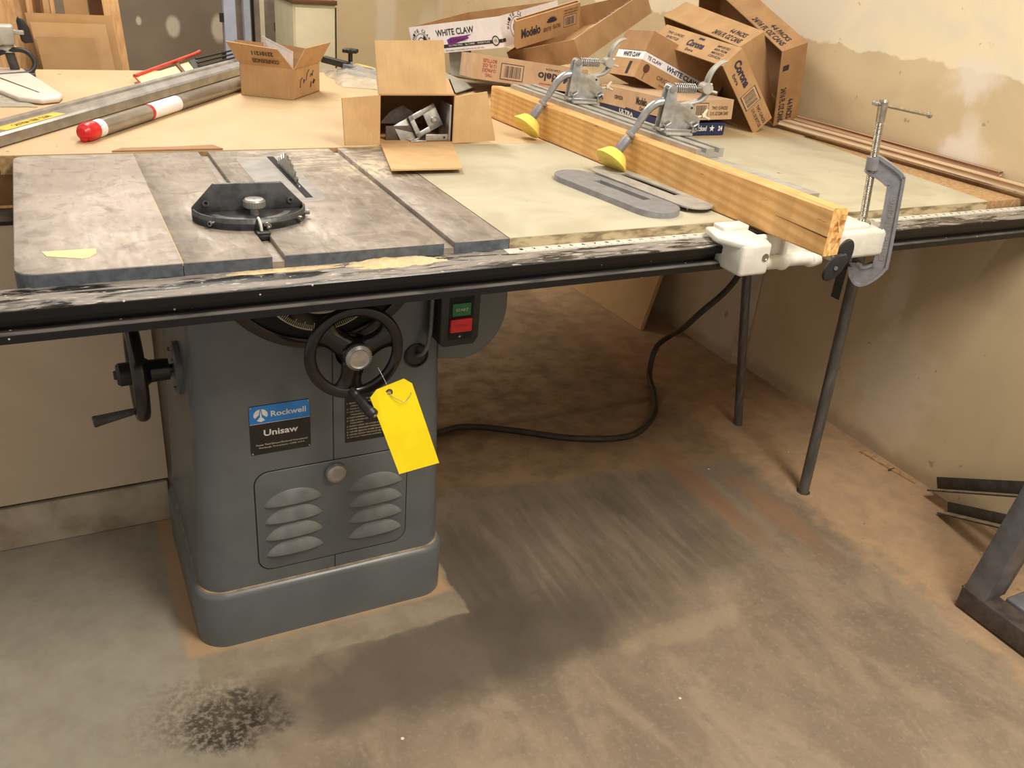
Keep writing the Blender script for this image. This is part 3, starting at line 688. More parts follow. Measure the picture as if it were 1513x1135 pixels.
mb = MB('whitecast'); mb.tube(spline([(14.15, 4.98, T+.85), (14.15, 4.7, T+.8), (14.2, 4.5, T+.5), (14.22, 4.45, T+.12)]), .1, 8); mb.build('pointer', mg)
mb = MB('steel'); mb.lathe([(.16, 0), (.16, .2), (.08, .2), (0, .15)], (14.72, 4.75, T+.4), (.1, -1, .1), 12); mb.cyl((14.6, 4.9, T+.4), (14.72, 4.75, T+.4), .22, n=12); mb.build('pointer_screw', mg)

# ------------------------------------------------------------------ extension table
ext = thing('extension_table', (55, 14, 0), 'greenish grey extension table top beside the saw, on two slanting pipe legs', 'table')
mb = MB('ext'); mb.prism([(30.06, .02), (80.0, .02), (82.2, 27.3), (30.06, 27.3)], T-.05, T-.005)
mb.use('ext_edge').prism([(30.06, 0), (80.0, 0), (82.2, 27.35), (30.06, 27.35)], 32.9, T-.05)
mb.build('board', ext)
mb = MB('pipe'); mb.cyl((75.1, 19.8, .02), (69.6, 20.6, 32.9), .52, n=20); mb.build('leg', ext)
mb = MB('pipe'); mb.cyl((72.2, 5.0, .05), (71.0, 5.3, 32.9), .58, n=20)
mb.use('chan').prism(arc(72.2, 5.0, .75, 0, 330, 14), .0, .05); mb.build('leg', ext)
mb = MB('chan'); mb.box((70.6, 5.9, 22.8), (70.75, 6.9, 32.9)); mb.build('angle_bracket', ext)

# ------------------------------------------------------------------ throat plates
def stadium(w, L, n=12): return [(w/2*math.cos(math.radians(t)), L/2-w/2+w/2*math.sin(math.radians(t))) for t in range(0, 181, 15)] + [(w/2*math.cos(math.radians(t)), -(L/2-w/2)+w/2*math.sin(math.radians(t))) for t in range(180, 361, 15)]
def throat(name, cx, cy, ang, w, L, th, slot, sx_, z, label, mat):
    X = Matrix.Translation((cx, cy, z)) @ Matrix.Rotation(math.radians(ang), 4, 'Z')
    t = bmesh.new(); P = stadium(w, L); mb = MB(mat)
    # outline strip around slot: build top as ring faces between outline and slot rectangle
    x0, x1, y0, y1 = sx_-slot[0]/2, sx_+slot[0]/2, slot[2]-slot[1]/2, slot[2]+slot[1]/2
    lo = [t.verts.new((p[0], p[1], 0)) for p in P]; hi = [t.verts.new((p[0], p[1], th)) for p in P]
    R_ = [(x0, y0), (x1, y0), (x1, y1), (x0, y1)]
    rl = [t.verts.new((*p, 0)) for p in R_]; rh = [t.verts.new((*p, th)) for p in R_]
    n = len(P)
    for i in range(n): t.faces.new((lo[i], lo[(i+1) % n], hi[(i+1) % n], hi[i]))
    for i in range(4): t.faces.new((rl[(i+1) % 4], rl[i], rh[i], rh[(i+1) % 4]))
    for O, Rr in ((hi, rh), (lo, rl)):
        es = [t.edges.get((O[i], O[(i+1) % n])) for i in range(n)] + [t.edges.get((Rr[i], Rr[(i+1) % 4])) for i in range(4)]
        bmesh.ops.triangle_fill(t, edges=es, use_beauty=True)
    bmesh.ops.recalc_face_normals(t, faces=t.faces)
    e = [x for x in t.edges if len(x.link_faces) == 2 and x.calc_face_angle(0) > 1.2 and abs(x.verts[0].co.z-th) < 1e-4 and abs(x.verts[1].co.z-th) < 1e-4]
    bmesh.ops.bevel(t, geom=e, offset=.05, segments=2, affect='EDGES', profile=.5)
    mb.take(t, False); ob = mb.build(name, world=False, at=X); return tag(ob, label, 'throat plate')
throat('throat_plate', 43.8, 8.3, 9.5, 3.9, 13.6, .5, (.85, 6.2, -.2), .6, T, 'thick grey slotted throat plate, nearer the saw of the two on the extension table', 'castgrey')
throat('throat_plate', 47.75, 8.9, 7.5, 3.4, 13.8, .16, (.85, 7.2, .5), .35, T+.36, 'thin dusty throat plate lying between the thick plate and the wooden beam', 'alu_dusty')
tp = bpy.data.objects['throat_plate.001']
for px_, py_ in ((-.9, -5.6), (.9, -5.4), (-.9, 5.4), (.9, 5.4)):
    mb = MB('steel'); mb.cyl((px_, py_, -.36), (px_, py_, .02), .11, n=8); mb.build('leveling_screw', tp, world=False)

# ------------------------------------------------------------------ rip fence
fen = thing('rip_fence', (51, 0, T), 'white rip fence head and aluminium fence body lying behind the wooden beam', 'rip fence')
def fx(y): return 50.9-(y+5)*.062       # fence line runs parallel to the beam
mb = MB('alu_dusty'); a0, b0 = -4, 41
mb.add([(fx(a0)+.9, a0, T+.06), (fx(a0)+3.1, a0, T+.06), (fx(b0)+3.1, b0, T+.06), (fx(b0)+.9, b0, T+.06), (fx(a0)+.9, a0, T+3.1), (fx(a0)+3.1, a0, T+3.1), (fx(b0)+3.1, b0, T+3.1), (fx(b0)+.9, b0, T+3.1)],
       [(0, 3, 2, 1), (4, 5, 6, 7), (0, 1, 5, 4), (1, 2, 6, 5), (2, 3, 7, 6), (3, 0, 4, 7)])
mb.build('fence_body', fen)
# T-track with two grooves on top of the fence
X = frame((fx(7.2)+.55, 7.2, T+3.12), (1, .062, 0), (-.062, 1, 0))
tr = [(0, 0), (3.1, 0), (3.1, .75), (2.55, .75), (2.55, .35), (2.0, .35), (2.0, .75), (1.1, .75), (1.1, .35), (.55, .35), (.55, .75), (0, .75)]
# section is in x (across) and z (height): extrude along y
mb = MB('alu_dusty'); mb.prism(tr, -31, 0, X=X @ Matrix(((1, 0, 0, 0), (0, 0, -1, 0), (0, 1, 0, 0), (0, 0, 0, 1))), bev=0)
mb.build('t_track', fen)
mb = MB('whitecast')
mb.box((46.45, -5.3, 31.5), (49.15, -1.4, 33.95), .28, seg=3); mb.prism([(45.6, -3.1), (46.6, -5.25), (49.1, -4.9), (49.5, -.9), (46.3, -.8)], 33.5, 34.02, bev=.15)
mb.box((46.9, -2.2, 33.9), (49.4, -.9, 34.35), .12)
mb.tube(spline([(49.0, -3.6, 31.95), (50.4, -3.6, 31.75), (51.6, -3.7, 31.75), (52.0, -3.7, 31.6), (52.5, -3.7, 31.85), (54.4, -3.7, 31.8), (54.9, -3.7, 31.6), (55.5, -3.7, 31.7), (55.7, -3.7, 31.75)], 5), .55, 14)
mb.box((49.0, -3.4, 31.7), (56.5, -3.05, 33.9), .1); mb.box((51.8, -3.8, 31.5), (52.2, -3.0, 33.9), .08)
mb.prism([(49.1, -3.9), (50.6, -3.3), (50.6, -3.0), (49.1, -3.0)], 31.6, 33.8, bev=.05)
mb.build('fence_head', fen)
mb = MB('steel'); mb.lathe([(.3, 0), (.3, .06), (.2, .06), (.16, .02), (0, .02)], (48.6, -5.3, 32.9), (0, -1, 0), 16); mb.build('head_screw', fen)
mb = MB('whitecast'); mb.box((56.2, -4.4, 31.6), (63.0, -1.0, 33.9), .35, seg=3); mb.box((56.8, -3.9, 33.7), (60.6, -.6, 34.25), .2)
mb.lathe([(.95, 0), (.95, .15), (.5, .25), (0, .25)], (60.7, -2.5, 33.75), ZU, 20); mb.box((55.6, -4.2, 32.2), (57.0, -2.0, 34.0), .3)
mb.build('head_end_block', fen)
def lobe(c, ax, r, th, rot, parent, name):
    X = Matrix.Translation(V(c)) @ V(ax).to_track_quat('Z', 'Y').to_matrix().to_4x4() @ Matrix.Rotation(rot, 4, 'Z')
    pts = []
    for k in range(36):
        a = 2*math.pi*k/36; rr = r*(1+.28*abs(math.cos(a))**3); pts.append((rr*math.cos(a), rr*.62*math.sin(a)))
    mb = MB('blackm'); mb.prism(pts, -th/2, th/2, X=X, bev=.08); mb.use('steel').cyl(X @ V((0, 0, th/2-.02)), X @ V((0, 0, th/2+.1)), .16, n=10)
    return mb.build(name, parent)
lobe((55.0, -6.2, 31.9), (-.45, -.85, .1), .95, .5, math.radians(60), fen, 'locking_knob')
lobe((56.3, -5.6, 32.6), (-.45, -.85, .1), 1.0, .4, math.radians(75), fen, 'locking_knob')
mb = MB('steel'); mb.cyl((55.4, -5.9, 32.1), (56.6, -4.0, 32.5), .22, n=12); mb.build('threaded_stud', fen)
mb = MB('alu'); mb.prism([(56.0, .3), (57.9, 12.5), (57.2, 13.2), (55.2, 2.0)], T+.02, T+.3, bev=.05)
mb.use('blue').prism([(56.2, 4), (56.9, 9), (56.4, 9.3), (55.7, 4.3)], T+.3, T+.32); mb.build('fence_side_plate', fen)

# ------------------------------------------------------------------ wooden beam
def beamv(t, w, h):          # t along, w across, h up
    a = V((50.45, -8.85, T+.03)); b = V((47.2, 39.8, T+.03)); d = (b-a).normalized(); s_ = V((d.y, -d.x, 0)); return a+d*t+s_*w+V((0, 0, h))
mb = MB('lumber'); NT = 34; L = 48.8; rows = []
for i in range(NT+1):
    t = L*i/NT; n0 = mnoise.noise(V((t*.15, 3, 0)))*.05
    sec_ = [(0.1, 0), (1.4, 0), (1.55, .15), (1.55, 3.2), (1.42, 3.42), (.12, 3.48), (0, 3.3), (0, .12)]
    if i == NT: sec_ = [(w*.9+.07, h*.96+.05) for w, h in sec_]
    rows.append([beamv(t, w+n0, max(h, 0)+(n0*.5 if h > 1 else 0)) for w, h in sec_])
vs = [p for r in rows for p in r]
mb.add(vs, [(i*8+k, i*8+(k+1) % 8, (i+1)*8+(k+1) % 8, (i+1)*8+k) for i in range(NT) for k in range(8)], False)
mb.add(rows[-1], [tuple(range(8))[::-1]])
# rough broken near end
rng = random.Random(4); N = 9; grid = []
for i in range(N):
    for j in range(N):
        w = 1.55*i/(N-1); h = 3.45*j/(N-1)
        e = i in (0, N-1) or j in (0, N-1)
        t = 0 if e else -.12+.32*rng.random()*(.4+abs(math.sin(h*2.2)))
        grid.append(beamv(t-(.0 if e else .05), w, h))
mb.add(grid, [(i*N+j, (i+1)*N+j, (i+1)*N+j+1, i*N+j+1) for i in range(N-1) for j in range(N-1)])
mb.use('brownink').quad(beamv(-.01, -.01, 1.34), beamv(5, -.012, 1.55), beamv(5, -.012, 1.57), beamv(-.01, -.01, 1.44))
tag(mb.build('fir_plank', at=(49, 15, T)), 'long orange fir beam on edge across the extension table with a rough broken end', 'lumber')

# ------------------------------------------------------------------ hold-down clamps on the track
def holddown(name, loc, label, source=None):
    X = Matrix.Translation(V(loc)) @ Matrix.Rotation(math.radians(-12), 4, 'Z')   # local x runs across the track away from the plank, z up
    if source:
        r = source.copy(); COL.objects.link(r); b = X.copy(); b.translation = b.translation*S; r.matrix_world = b; r['label'] = label
        for ch in source.children:
            c = ch.copy(); COL.objects.link(c); c.parent = r
            for gch in ch.children:
                d = gch.copy(); COL.objects.link(d); d.parent = c
        return r
    r = thing(name, loc, label, 'hold-down clamp', 'roller hold-down clamps on the fence track', mat=X)
    FX = frame((0, 0, 0), XU, ZU)       # side plates lie in local xz
    KZ = Matrix.Diagonal((.8, 1, .76, 1))
    out = [(-.3, .5), (4.2, .5), (5.2, .9), (5.5, 1.9), (5.0, 2.6), (4.6, 2.7), (4.7, 3.6), (3.8, 4.2), (2.3, 4.1), (1.6, 4.5), (1.5, 6.0), (1.2, 6.5), (.6, 6.5), (.2, 6.0), (0, 4)]
    out = [(a*.83, b*.83) for a, b in out]
    for yy in (-.72, .25):
        mb = MB('zinc', KZ); mb.prism(out, yy, yy+.1, X=FX @ Matrix.Scale(-1, 4, ZU), bev=.03)
        mb.use('seam').cyl((3.3, yy-.02, 3.0), (3.3, yy+.12, 3.0), .13, n=10); mb.build('side_plate', r, world=False)
    mb = MB('alu_dusty', KZ); mb.box((.2, -1.6, 0), (3.4, 1.6, .3), .06); mb.use('zinc').box((-.2, -.95, .3), (4.2, .6, .6), .05); mb.build('base_plate', r, world=False)
    mb = MB('zinc', KZ); mb.cyl((.75, -.85, 5.05), (.75, .5, 5.05), .42, n=18)
    coil = [V((1.15+2.5*t/180, -.2+.36*math.cos(t*math.pi*2/18), 5.05+.5*math.sin(t*math.pi*2/18))) for t in range(181)]
    mb.tube(coil, .075, 6); mb.cyl((.8, -.2, 5.05), (4.6, -.2, 5.15), .12, n=10); mb.build('spring', r, world=False)
    mb = MB('alu_dusty', KZ)
    arm = spline([(2.3, -.2, 3.0), (3.3, -.2, 3.3), (4.5, -.2, 3.7), (5.1, -.2, 4.5), (5.0, -.2, 5.5), (5.1, -.2, 6.4), (5.5, -.2, 7.3), (6.2, -.2, 8.0), (6.8, -.2, 8.2)], 5)
    w = [.42-.16*abs(i/(len(arm)-1)-.4) for i in range(len(arm))]
    vs = []
    for i, p in enumerate(arm):
        d = (arm[min(i+1, len(arm)-1)]-arm[max(i-1, 0)]).normalized(); nn = V((-d.z, 0, d.x)); h_ = .3 if i < 22 else .22-.1*(i-22)/18
        for a, b in ((-w[i], -.06), (-w[i], h_), (-w[i]+.1, h_), (-w[i]+.1, .06), (w[i]-.1, .06), (w[i]-.1, h_), (w[i], h_), (w[i], -.06)):
            vs.append(p+V((0, a, 0))+nn*b)
    mb.add(vs, [(i*8+k, i*8+(k+1) % 8, (i+1)*8+(k+1) % 8, (i+1)*8+k) for i in range(len(arm)-1) for k in range(8)], True)
    mb.lathe([(.0, -.75), (.6, -.75), (.6, .35), (0, .35)], (4.85, 0, 5.2), YU, 18, True)
    mb.build('lever_arm', r, world=False)
    mb = MB('creamink', KZ); a, b = 5.2, 4.7
    mb.tube([(a-.3, .3, b+.5), (a+.9, .7, b+.75)], .15, 8); mb.tube([(a-.3, -.3, b+.3), (a+.8, -.7, b+.1)], .15, 8); mb.lathe([(.3, -.2), (.3, .25), (0, .3)], (a, 0, b+.4), XU, 12)
    mb.build('wing_nut', r, world=False)
    mb = MB('creamink', KZ); a, b = 4.3, 1.7
    mb.cyl((a-.6, -.2, b), (a+1.0, -.2, b+.35), .13, n=8); mb.tube([(a+.8, -.2, b+.3), (a+1.5, .2, b+.95)], .14, 8); mb.tube([(a+.8, -.2, b+.3), (a+1.45, -.6, b+.05)], .14, 8); mb.lathe([(.26, -.1), (.26, .3), (0, .35)], (a+.75, -.2, b+.3), XU, 12)
    mb.build('wing_nut', r, world=False)
    for a in (.35, 3.7):
        mb = MB('zinc', KZ); mb.cyl((a, -.95, .25), (a, -.95, 1.0), .13, n=8); mb.tube([(a, -.95, .9), (a-.55, -1.15, 1.2)], .13, 8); mb.tube([(a, -.95, .9), (a+.6, -.95, 1.3)], .13, 8); mb.build('wing_bolt', r, world=False)
    mb = MB('zinc', KZ); mb.lathe([(.12, 0), (.2, .2), (.48, .32), (.5, .45), (0, .5)], (4.0, -.7, .9), (1, -.4, .1), 16); mb.build('thumb_screw', r, world=False)
    mb = MB('zinc'); mb.tube(spline([(.5, -.2, 2.6), (-.4, -.2, 2.55), (-1.2, -.2, 1.95), (-1.75, -.2, 1.1), (-2.1, -.2, .35)], 6), [.42-.005*i for i in range(25)], 12)
    mb.build('foot_arm', r, world=False)
    e0 = V((-2.08, -.2, .45)); dr = (V((-4.1, -.1, -2.6))-e0).normalized()
    mb = MB('castgrey'); mb.cyl(e0-dr*.2, e0+dr*.9, .27, n=14); mb.lathe([(.38, .7), (.46, .8), (.46, .98), (.4, 1.05)], e0, dr, 16)
    mb.prism([(.46*math.cos(math.radians(60*k)), .46*math.sin(math.radians(60*k))) for k in range(6)], 1.2, 3.1, X=Matrix.Translation(e0) @ dr.to_track_quat('Z', 'Y').to_matrix().to_4x4(), bev=.04)
    mb.build('foot_stem', r, world=False)
    mb = MB('yellow_rubber'); ft = e0+dr*2.95+V((.1, 0, 0)); ax = V((-.62, -.25, -.74)).normalized()
    mb.lathe([(0, -.1), (.85, -.1), (1.0, 0), (1.55, .75), (1.62, .95), (1.52, 1.02), (0, .98)], ft, ax, 26); mb.build('rubber_foot', r, world=False)
    return r
c1 = holddown('hold_down_clamp', (50.25, 28.3, T+3.9), 'silver spring hold-down with yellow foot, farther from the C-clamp of the two')
holddown('hold_down_clamp', (51.3, 13.8, T+3.9), 'silver spring hold-down with yellow foot, nearer the C-clamp of the two', c1)

# ------------------------------------------------------------------ C-clamp
cc = thing('c_clamp', (60.7, -3.0, 34), 'grey steel C-clamp gripping the right end of the white fence head', 'clamp')
A = V((60.66, -2.9, 34.1)); B = V((59.75, -2.6, 43.6)); ax = (B-A).normalized()
mb = MB('nickel'); mb.cyl(A+ax*.1, A+ax*8.0, .26, n=14)
hel = [A+ax*(.5+7.4*i/720)+(V((1, 0, 0)).cross(ax).normalized()*math.sin(i*math.pi*2/12)+V((1, 0, 0))*math.cos(i*math.pi*2/12))*.27 for i in range(721)]
mb.tube(hel, .055, 5, caps=False)
mb.cyl(A+ax*7.95, A+ax*9.45, .33, .38, n=16); mb.lathe([(.38, 9.45), (.3, 9.62), (0, 9.66)], A, ax, 16); mb.build('screw', cc)
mb = MB('nickel'); mb.lathe([(.2, .28), (.42, .2), (.62, .05), (.66, -.15), (0, -.15)], A, ax, 20); mb.build('swivel_pad', cc)
h0 = A+ax*9.2; hd = V((.97, -.05, -.14)).normalized()
mb = MB('nickel'); mb.cyl(h0-hd*.8, h0+hd*5.2, .15, n=12)
for e in (h0-hd*.8, h0+hd*5.2): mb.lathe([(0, -.26), (.18, -.2), (.26, 0), (.18, .2), (0, .26)], e, hd, 14)
mb.build('tommy_bar', cc)
# frame: C outline in a plane holding the screw axis; the spine hangs out to the front right
ux = V((.68, -.72, 0)); ux = (ux-ax*ux.dot(ax)).normalized(); nrm = ux.cross(ax)
FC = Matrix((ux, ax, nrm)).transposed().to_4x4(); FC.translation = A
outer = [(-.62, 6.35), (-.62, 5.2), (-.35, 4.95), (.6, 4.6), (1.7, 3.9), (1.95, 3.3), (1.95, -3.6), (1.7, -4.2), (.8, -4.55), (.5, -4.25), (.1, -4.15), (-.5, -4.2), (-.55, -4.6), (-.3, -5.6), (.3, -6.3), (.9, -6.45), (1.7, -6.1), (2.6, -5.3), (3.15, -4.5), (3.3, -3.6), (3.3, 4.0), (3.15, 4.7), (2.7, 5.2), (.9, 6.25), (.2, 6.5)]
outer = [(a*.74, b*.82) for a, b in outer]
mb = MB('castgrey'); mb.prism(outer, -.16, .16, X=FC)
# flanges: thick bead along inner and outer contour
def bead(pts, r): mb.tube([FC @ V((p[0], p[1], 0)) for p in spline([V((a, b, 0)) for a, b in pts], 3)], r, 8)
inner = outer[1:11]; outr = outer[12:]
def flange(P, w, t):
    P = spline([V((a, b, 0)) for a, b in P], 3); vs = []
    for i, p in enumerate(P):
        d = (P[min(i+1, len(P)-1)]-P[max(i-1, 0)]).normalized(); nn = V((-d.y, d.x, 0))
        for a, b in ((-t, -w), (t, -w), (t, w), (-t, w)): vs.append(p+nn*a+V((0, 0, b)))
    mb.add(vs, [(i*4+k, i*4+(k+1) % 4, (i+1)*4+(k+1) % 4, (i+1)*4+k) for i in range(len(P)-1) for k in range(4)], False, FC)
    mb.add(vs[:4], [(0, 3, 2, 1)], False, FC); mb.add(vs[-4:], [(0, 1, 2, 3)], False, FC)
flange(inner, .32, .11); flange(outr, .32, .12)
mb.cyl(A+ax*4.3, A+ax*5.3, .52, n=18)
mb.use('zinc').text('EXTRA STRONG', FC @ V((2.15, -3.0, 0)), ax, -ux, 5.2, .42, .03, .19); mb.text('EXTRA STRONG', FC @ V((1.7, -3.0, 0)), ax, ux, 5.2, .42, .03, .19)
mb.build('frame', cc)

# ------------------------------------------------------------------ hang tag
tg = thing('hang_tag', (21.1, .55, 24.5), 'bright yellow blank tag wired to the front hand wheel', 'tag')
mb = MB('tag')
P = [V(p) for p in ((19.98, -.5, 23.43), (20.42, -.5, 23.99), (22.47, -.35, 24.46), (23.09, -.35, 23.99), (25.23, -.9, 17.27), (22.04, -1.05, 17.06))]
mid = P[0].lerp(P[5], .5)+V((0, -.06, 0)); mr = P[3].lerp(P[4], .5)+V((0, -.06, 0)); th = V((0, .02, 0))
vs = [P[0], P[1], P[2], P[3], mr, P[4], P[5], mid]
mb.add(vs+[p+th for p in vs], [(0, 7, 4, 3, 2, 1), (7, 6, 5, 4), (8, 9, 10, 11, 12, 15), (15, 12, 13, 14)]+[(i, (i+1) % 8, 8+(i+1) % 8, 8+i) for i in range(8)])
mb.build('card', tg)
ce = V((21.35, -.47, 23.6))
mb = MB('brownink'); mb.lathe([(.12, .02), (.28, .02), (.28, -.02)], ce, (0, -1, 0), 18); mb.use('alu').lathe([(.1, .03), (.16, .04), (.17, .02)], ce, (0, -1, 0), 16); mb.build('eyelet', tg)
mb = MB('zinc'); mb.tube(spline([(20.9, .6, 25.1), (21.05, .2, 24.7), (21.3, -.3, 24.0), (21.35, -.52, 23.6), (21.7, -.62, 23.2), (22.3, -.75, 22.9), (22.75, -.72, 23.1), (22.9, -.7, 23.5)]), .025, 6)
mb.build('wire', tg)

# ------------------------------------------------------------------ power cord
mb = MB('cord'); r_ = .38
P = [(28.0, 20, .5), (33, 27.5, .42), (39.65, 29.6, .42), (42.9, 29.2, .42), (47.1, 26.8, .42), (53.1, 22.9, .42), (59.7, 21.3, .42), (65.2, 24.4, .42), (68.6, 29.0, .45), (70.9, 33.6, 1.0), (72.2, 34.8, 4.2), (72.3, 32.5, 7.0), (71.0, 28.5, 10.1), (72.0, 27, 12.7), (75.0, 26.5, 15.6), (76.2, 26, 18.6), (76.4, 25.6, 24), (76, 25, 33)]
mb.tube(spline(P, 10), r_, 12)
tag(mb.build('power_cord', at=(53, 23, .4)), 'thick dark cord looping over the floor behind the saw up under the extension table', 'cord')

# ------------------------------------------------------------------ outfeed bench
bn = thing('outfeed_bench', (40, 48, 0), 'large plywood outfeed bench behind the saw, covered in boxes', 'workbench')
mb = MB('bench'); mb.prism([(-20, 27.4), (86.9, 27.4), (85.6, 34.6), (85.6, 70.5), (58, 70.5), (33, 69.6), (16, 69.4), (-20, 69.0)], T-.08, T-.02)
mb.use('osb').prism([(-1.0, 27.35), (86.9, 27.35), (85.6, 34.7), (85.6, 70.55), (58, 70.55), (33, 69.65), (16, 69.45), (-1.0, 69.2)], T-1.5, T-.08)
mb.bm.faces.ensure_lookup_table()
mb.build('bench_top', bn)
mb = MB('ply_dark'); mb.box((-40, 28.2, 29.8), (8, 29.0, T-1.5)); mb.build('apron', bn)
for px_, py_ in ((20, 66), (80, 66), (-12, 66)):
    mb = MB('pine'); mb.box((px_, py_, 0), (px_+3.5, py_+3.5, T-1.5)); mb.build('leg', bn)
# plywood beyond the extension table on the right
mb = MB('osb'); mb.prism([(80.3, .4), (87.1, .4), (87.1, 27.2), (82.5, 27.2)], T-1.0, T-.15)
tag(mb.build('plywood_filler', at=(84, 14, T-1)), 'tan plywood panel filling the gap between the extension table and the right wall', 'panel')
# wooden strips along the right wall
def stick(name, a, b, w, h, mat, label):
    a, b = V(a), V(b); d = (b-a); L = d.length; X = frame(a, d, V((d.y, -d.x, 0)))
    mb = MB(mat); mb.box((0, -w/2, -h if False else 0), (L, w/2, h), .03, X=X @ Matrix.Rotation(math.pi, 4, 'X') if False else X, seg=1)
    return tag(mb.build(name, at=(a+b)/2), label, 'wood strip')
stick('wood_strip', (83.0, 32.2, T+.55), (86.0, -4.0, T+.55), 1.5, -.5, 'strip', 'pale flat wood strip along the right wall, lower of the two')
stick('wood_strip', (85.3, 33.0, T+1.0), (86.75, 4.2, T+1.0), .7, -.42, 'strip2', 'reddish narrow wood strip lying on the lower strip against the right wall')
mb = MB('card_dark'); mb.prism([(7.2, 27.6), (16, 27.5), (15.4, 29.0), (12, 28.6), (8, 28.5)], T, T+.12)
tag(mb.build('cardboard_scrap', at=(11.5, 28, T)), 'thin brown cardboard strip at the back edge of the saw top', 'cardboard')

# ------------------------------------------------------------------ cartons in the pile
CAM = V((2.805, -51.54, 52.614))
def tray(name, loc, R, dims, label, outer='card', inner='card_in', prints=None, closed=False, group='empty drink cartons in the pile', push=1.0, flip=False, th=.13):
    loc = CAM+(V(loc)-CAM)*push; L, W, H = [d*push for d in dims]
    X = Matrix(R).to_4x4(); X.translation = loc
    a, b, c = L/2, W/2, H/2; mb = MB(outer); s_ = -1 if flip else 1
    o8 = [(-a, -b, -c*s_), (a, -b, -c*s_), (a, b, -c*s_), (-a, b, -c*s_), (-a, -b, c*s_), (a, -b, c*s_), (a, b, c*s_), (-a, b, c*s_)]
    i8 = [(-a+th, -b+th, (-c+th)*s_), (a-th, -b+th, (-c+th)*s_), (a-th, b-th, (-c+th)*s_), (-a+th, b-th, (-c+th)*s_), (-a+th, -b+th, c*s_), (a-th, -b+th, c*s_), (a-th, b-th, c*s_), (-a+th, b-th, c*s_)]
    fl = [(0, 3, 2, 1), (0, 1, 5, 4), (1, 2, 6, 5), (2, 3, 7, 6), (3, 0, 4, 7)]
    if closed: fl = fl+[(4, 5, 6, 7)]
    rv = (lambda f: f[::-1]) if flip else (lambda f: f)
    mb.add(o8, [rv(f) for f in fl])
    if not closed:
        mb.use(inner).add(i8, [rv(f)[::-1] for f in fl])
        mb.use('card_light'); mb.add(o8[4:]+i8[4:], [rv(f) for f in ((0, 1, 5, 4), (1, 2, 6, 5), (2, 3, 7, 6), (3, 0, 4, 7))])
    if prints: prints(mb, a, b, c)
    ob = mb.build(name, world=False, at=X)
    return tag(ob, label, 'carton', group)
# faces of a tray: lower-left origin, reading direction, up direction
def face(k, a, b, c):
    return {'-y': (V((-a, -b, -c)), XU, ZU, 2*a, 2*c), '+x': (V((a, -b, -c)), YU, ZU, 2*b, 2*c), '-x': (V((-a, b, -c)), (0, -1, 0), ZU, 2*b, 2*c),
            '+y': (V((-a, b, c)), XU, (0, 0, -1), 2*a, 2*c), '+xd': (V((a, b, c)), (0, -1, 0), (0, 0, -1), 2*b, 2*c), '-yf': (V((a, -b, c)), (-1, 0, 0), (0, 0, -1), 2*a, 2*c),
            'iny': (V((-a, b-.14, -c)), XU, ZU, 2*a, 2*c)}[k]
def T_(mb, k, d, body, x, y, w, h, bold=.02, mat='ink', skew=0):
    o, u, v, W, H = face(k, *d); o = o+V(u)*x*W+V(v)*y*H; mb.use(mat).text(body, o, u, v, w*W, h*H, bold, .03, skew)
def R_(mb, k, d, x, y, w, h, mat='ink', lift=.022):
    o, u, v, W, H = face(k, *d); o = o+V(u)*x*W+V(v)*y*H; mb.use(mat).rect(o, u, v, w*W, h*H, lift)
def barcode(mb, k, d, x, y, w, h, mat='navyink', bg='creamink'):
    R_(mb, k, d, x, y, w, h, mat, .02); R_(mb, k, d, x+w*.03, y+h*.05, w*.94, h*.9, 'card_pink', .026)
    r = random.Random(int(x*99+y*7+w*50)); t = .12
    while t < .86:
        q = r.choice((.018, .03, .045)); R_(mb, k, d, x+w*t, y+h*.14, w*q, h*.7, mat, .032); t += q+r.choice((.02, .035))
def logo(mb, k, d, x, y, rad, mat='ink'):
    """round wave emblem with arched lettering"""
    o, u, v, W, H = face(k, *d); c = o+V(u)*x*W+V(v)*y*H; u, v = V(u), V(v)
    mb.use(mat); mb.ring(c, u, v, rad*.66, rad*.7, .03); mb.ring(c, u, v, rad*.36, rad*.42, .03, a0=.3, a1=3.6)
    mb.poly([(rad*.62*math.cos(t), rad*.62*math.sin(t)) for t in [math.radians(q) for q in range(-80, 61, 10)]]+[(rad*.2, rad*.15), (rad*.35, -.1*rad), (rad*.05, -.3*rad)], c, u, v, .03)
    for i, ch in enumerate('WHITE CLAW'):
        if ch == ' ': continue
        a = math.radians(172-i*17.2); p = c+(u*math.cos(a)+v*math.sin(a))*rad*.78; uu = (u*math.sin(a)-v*math.cos(a)); vv = (u*math.cos(a)+v*math.sin(a))
        mb.text(ch, p-uu*rad*.1, uu, vv, rad*.2, rad*.25, .02, .03)
    mb.text('HARD SELTZER', c-u*rad*.35-v*rad*.95, u, v, rad*.7, rad*.14, .01, .03)

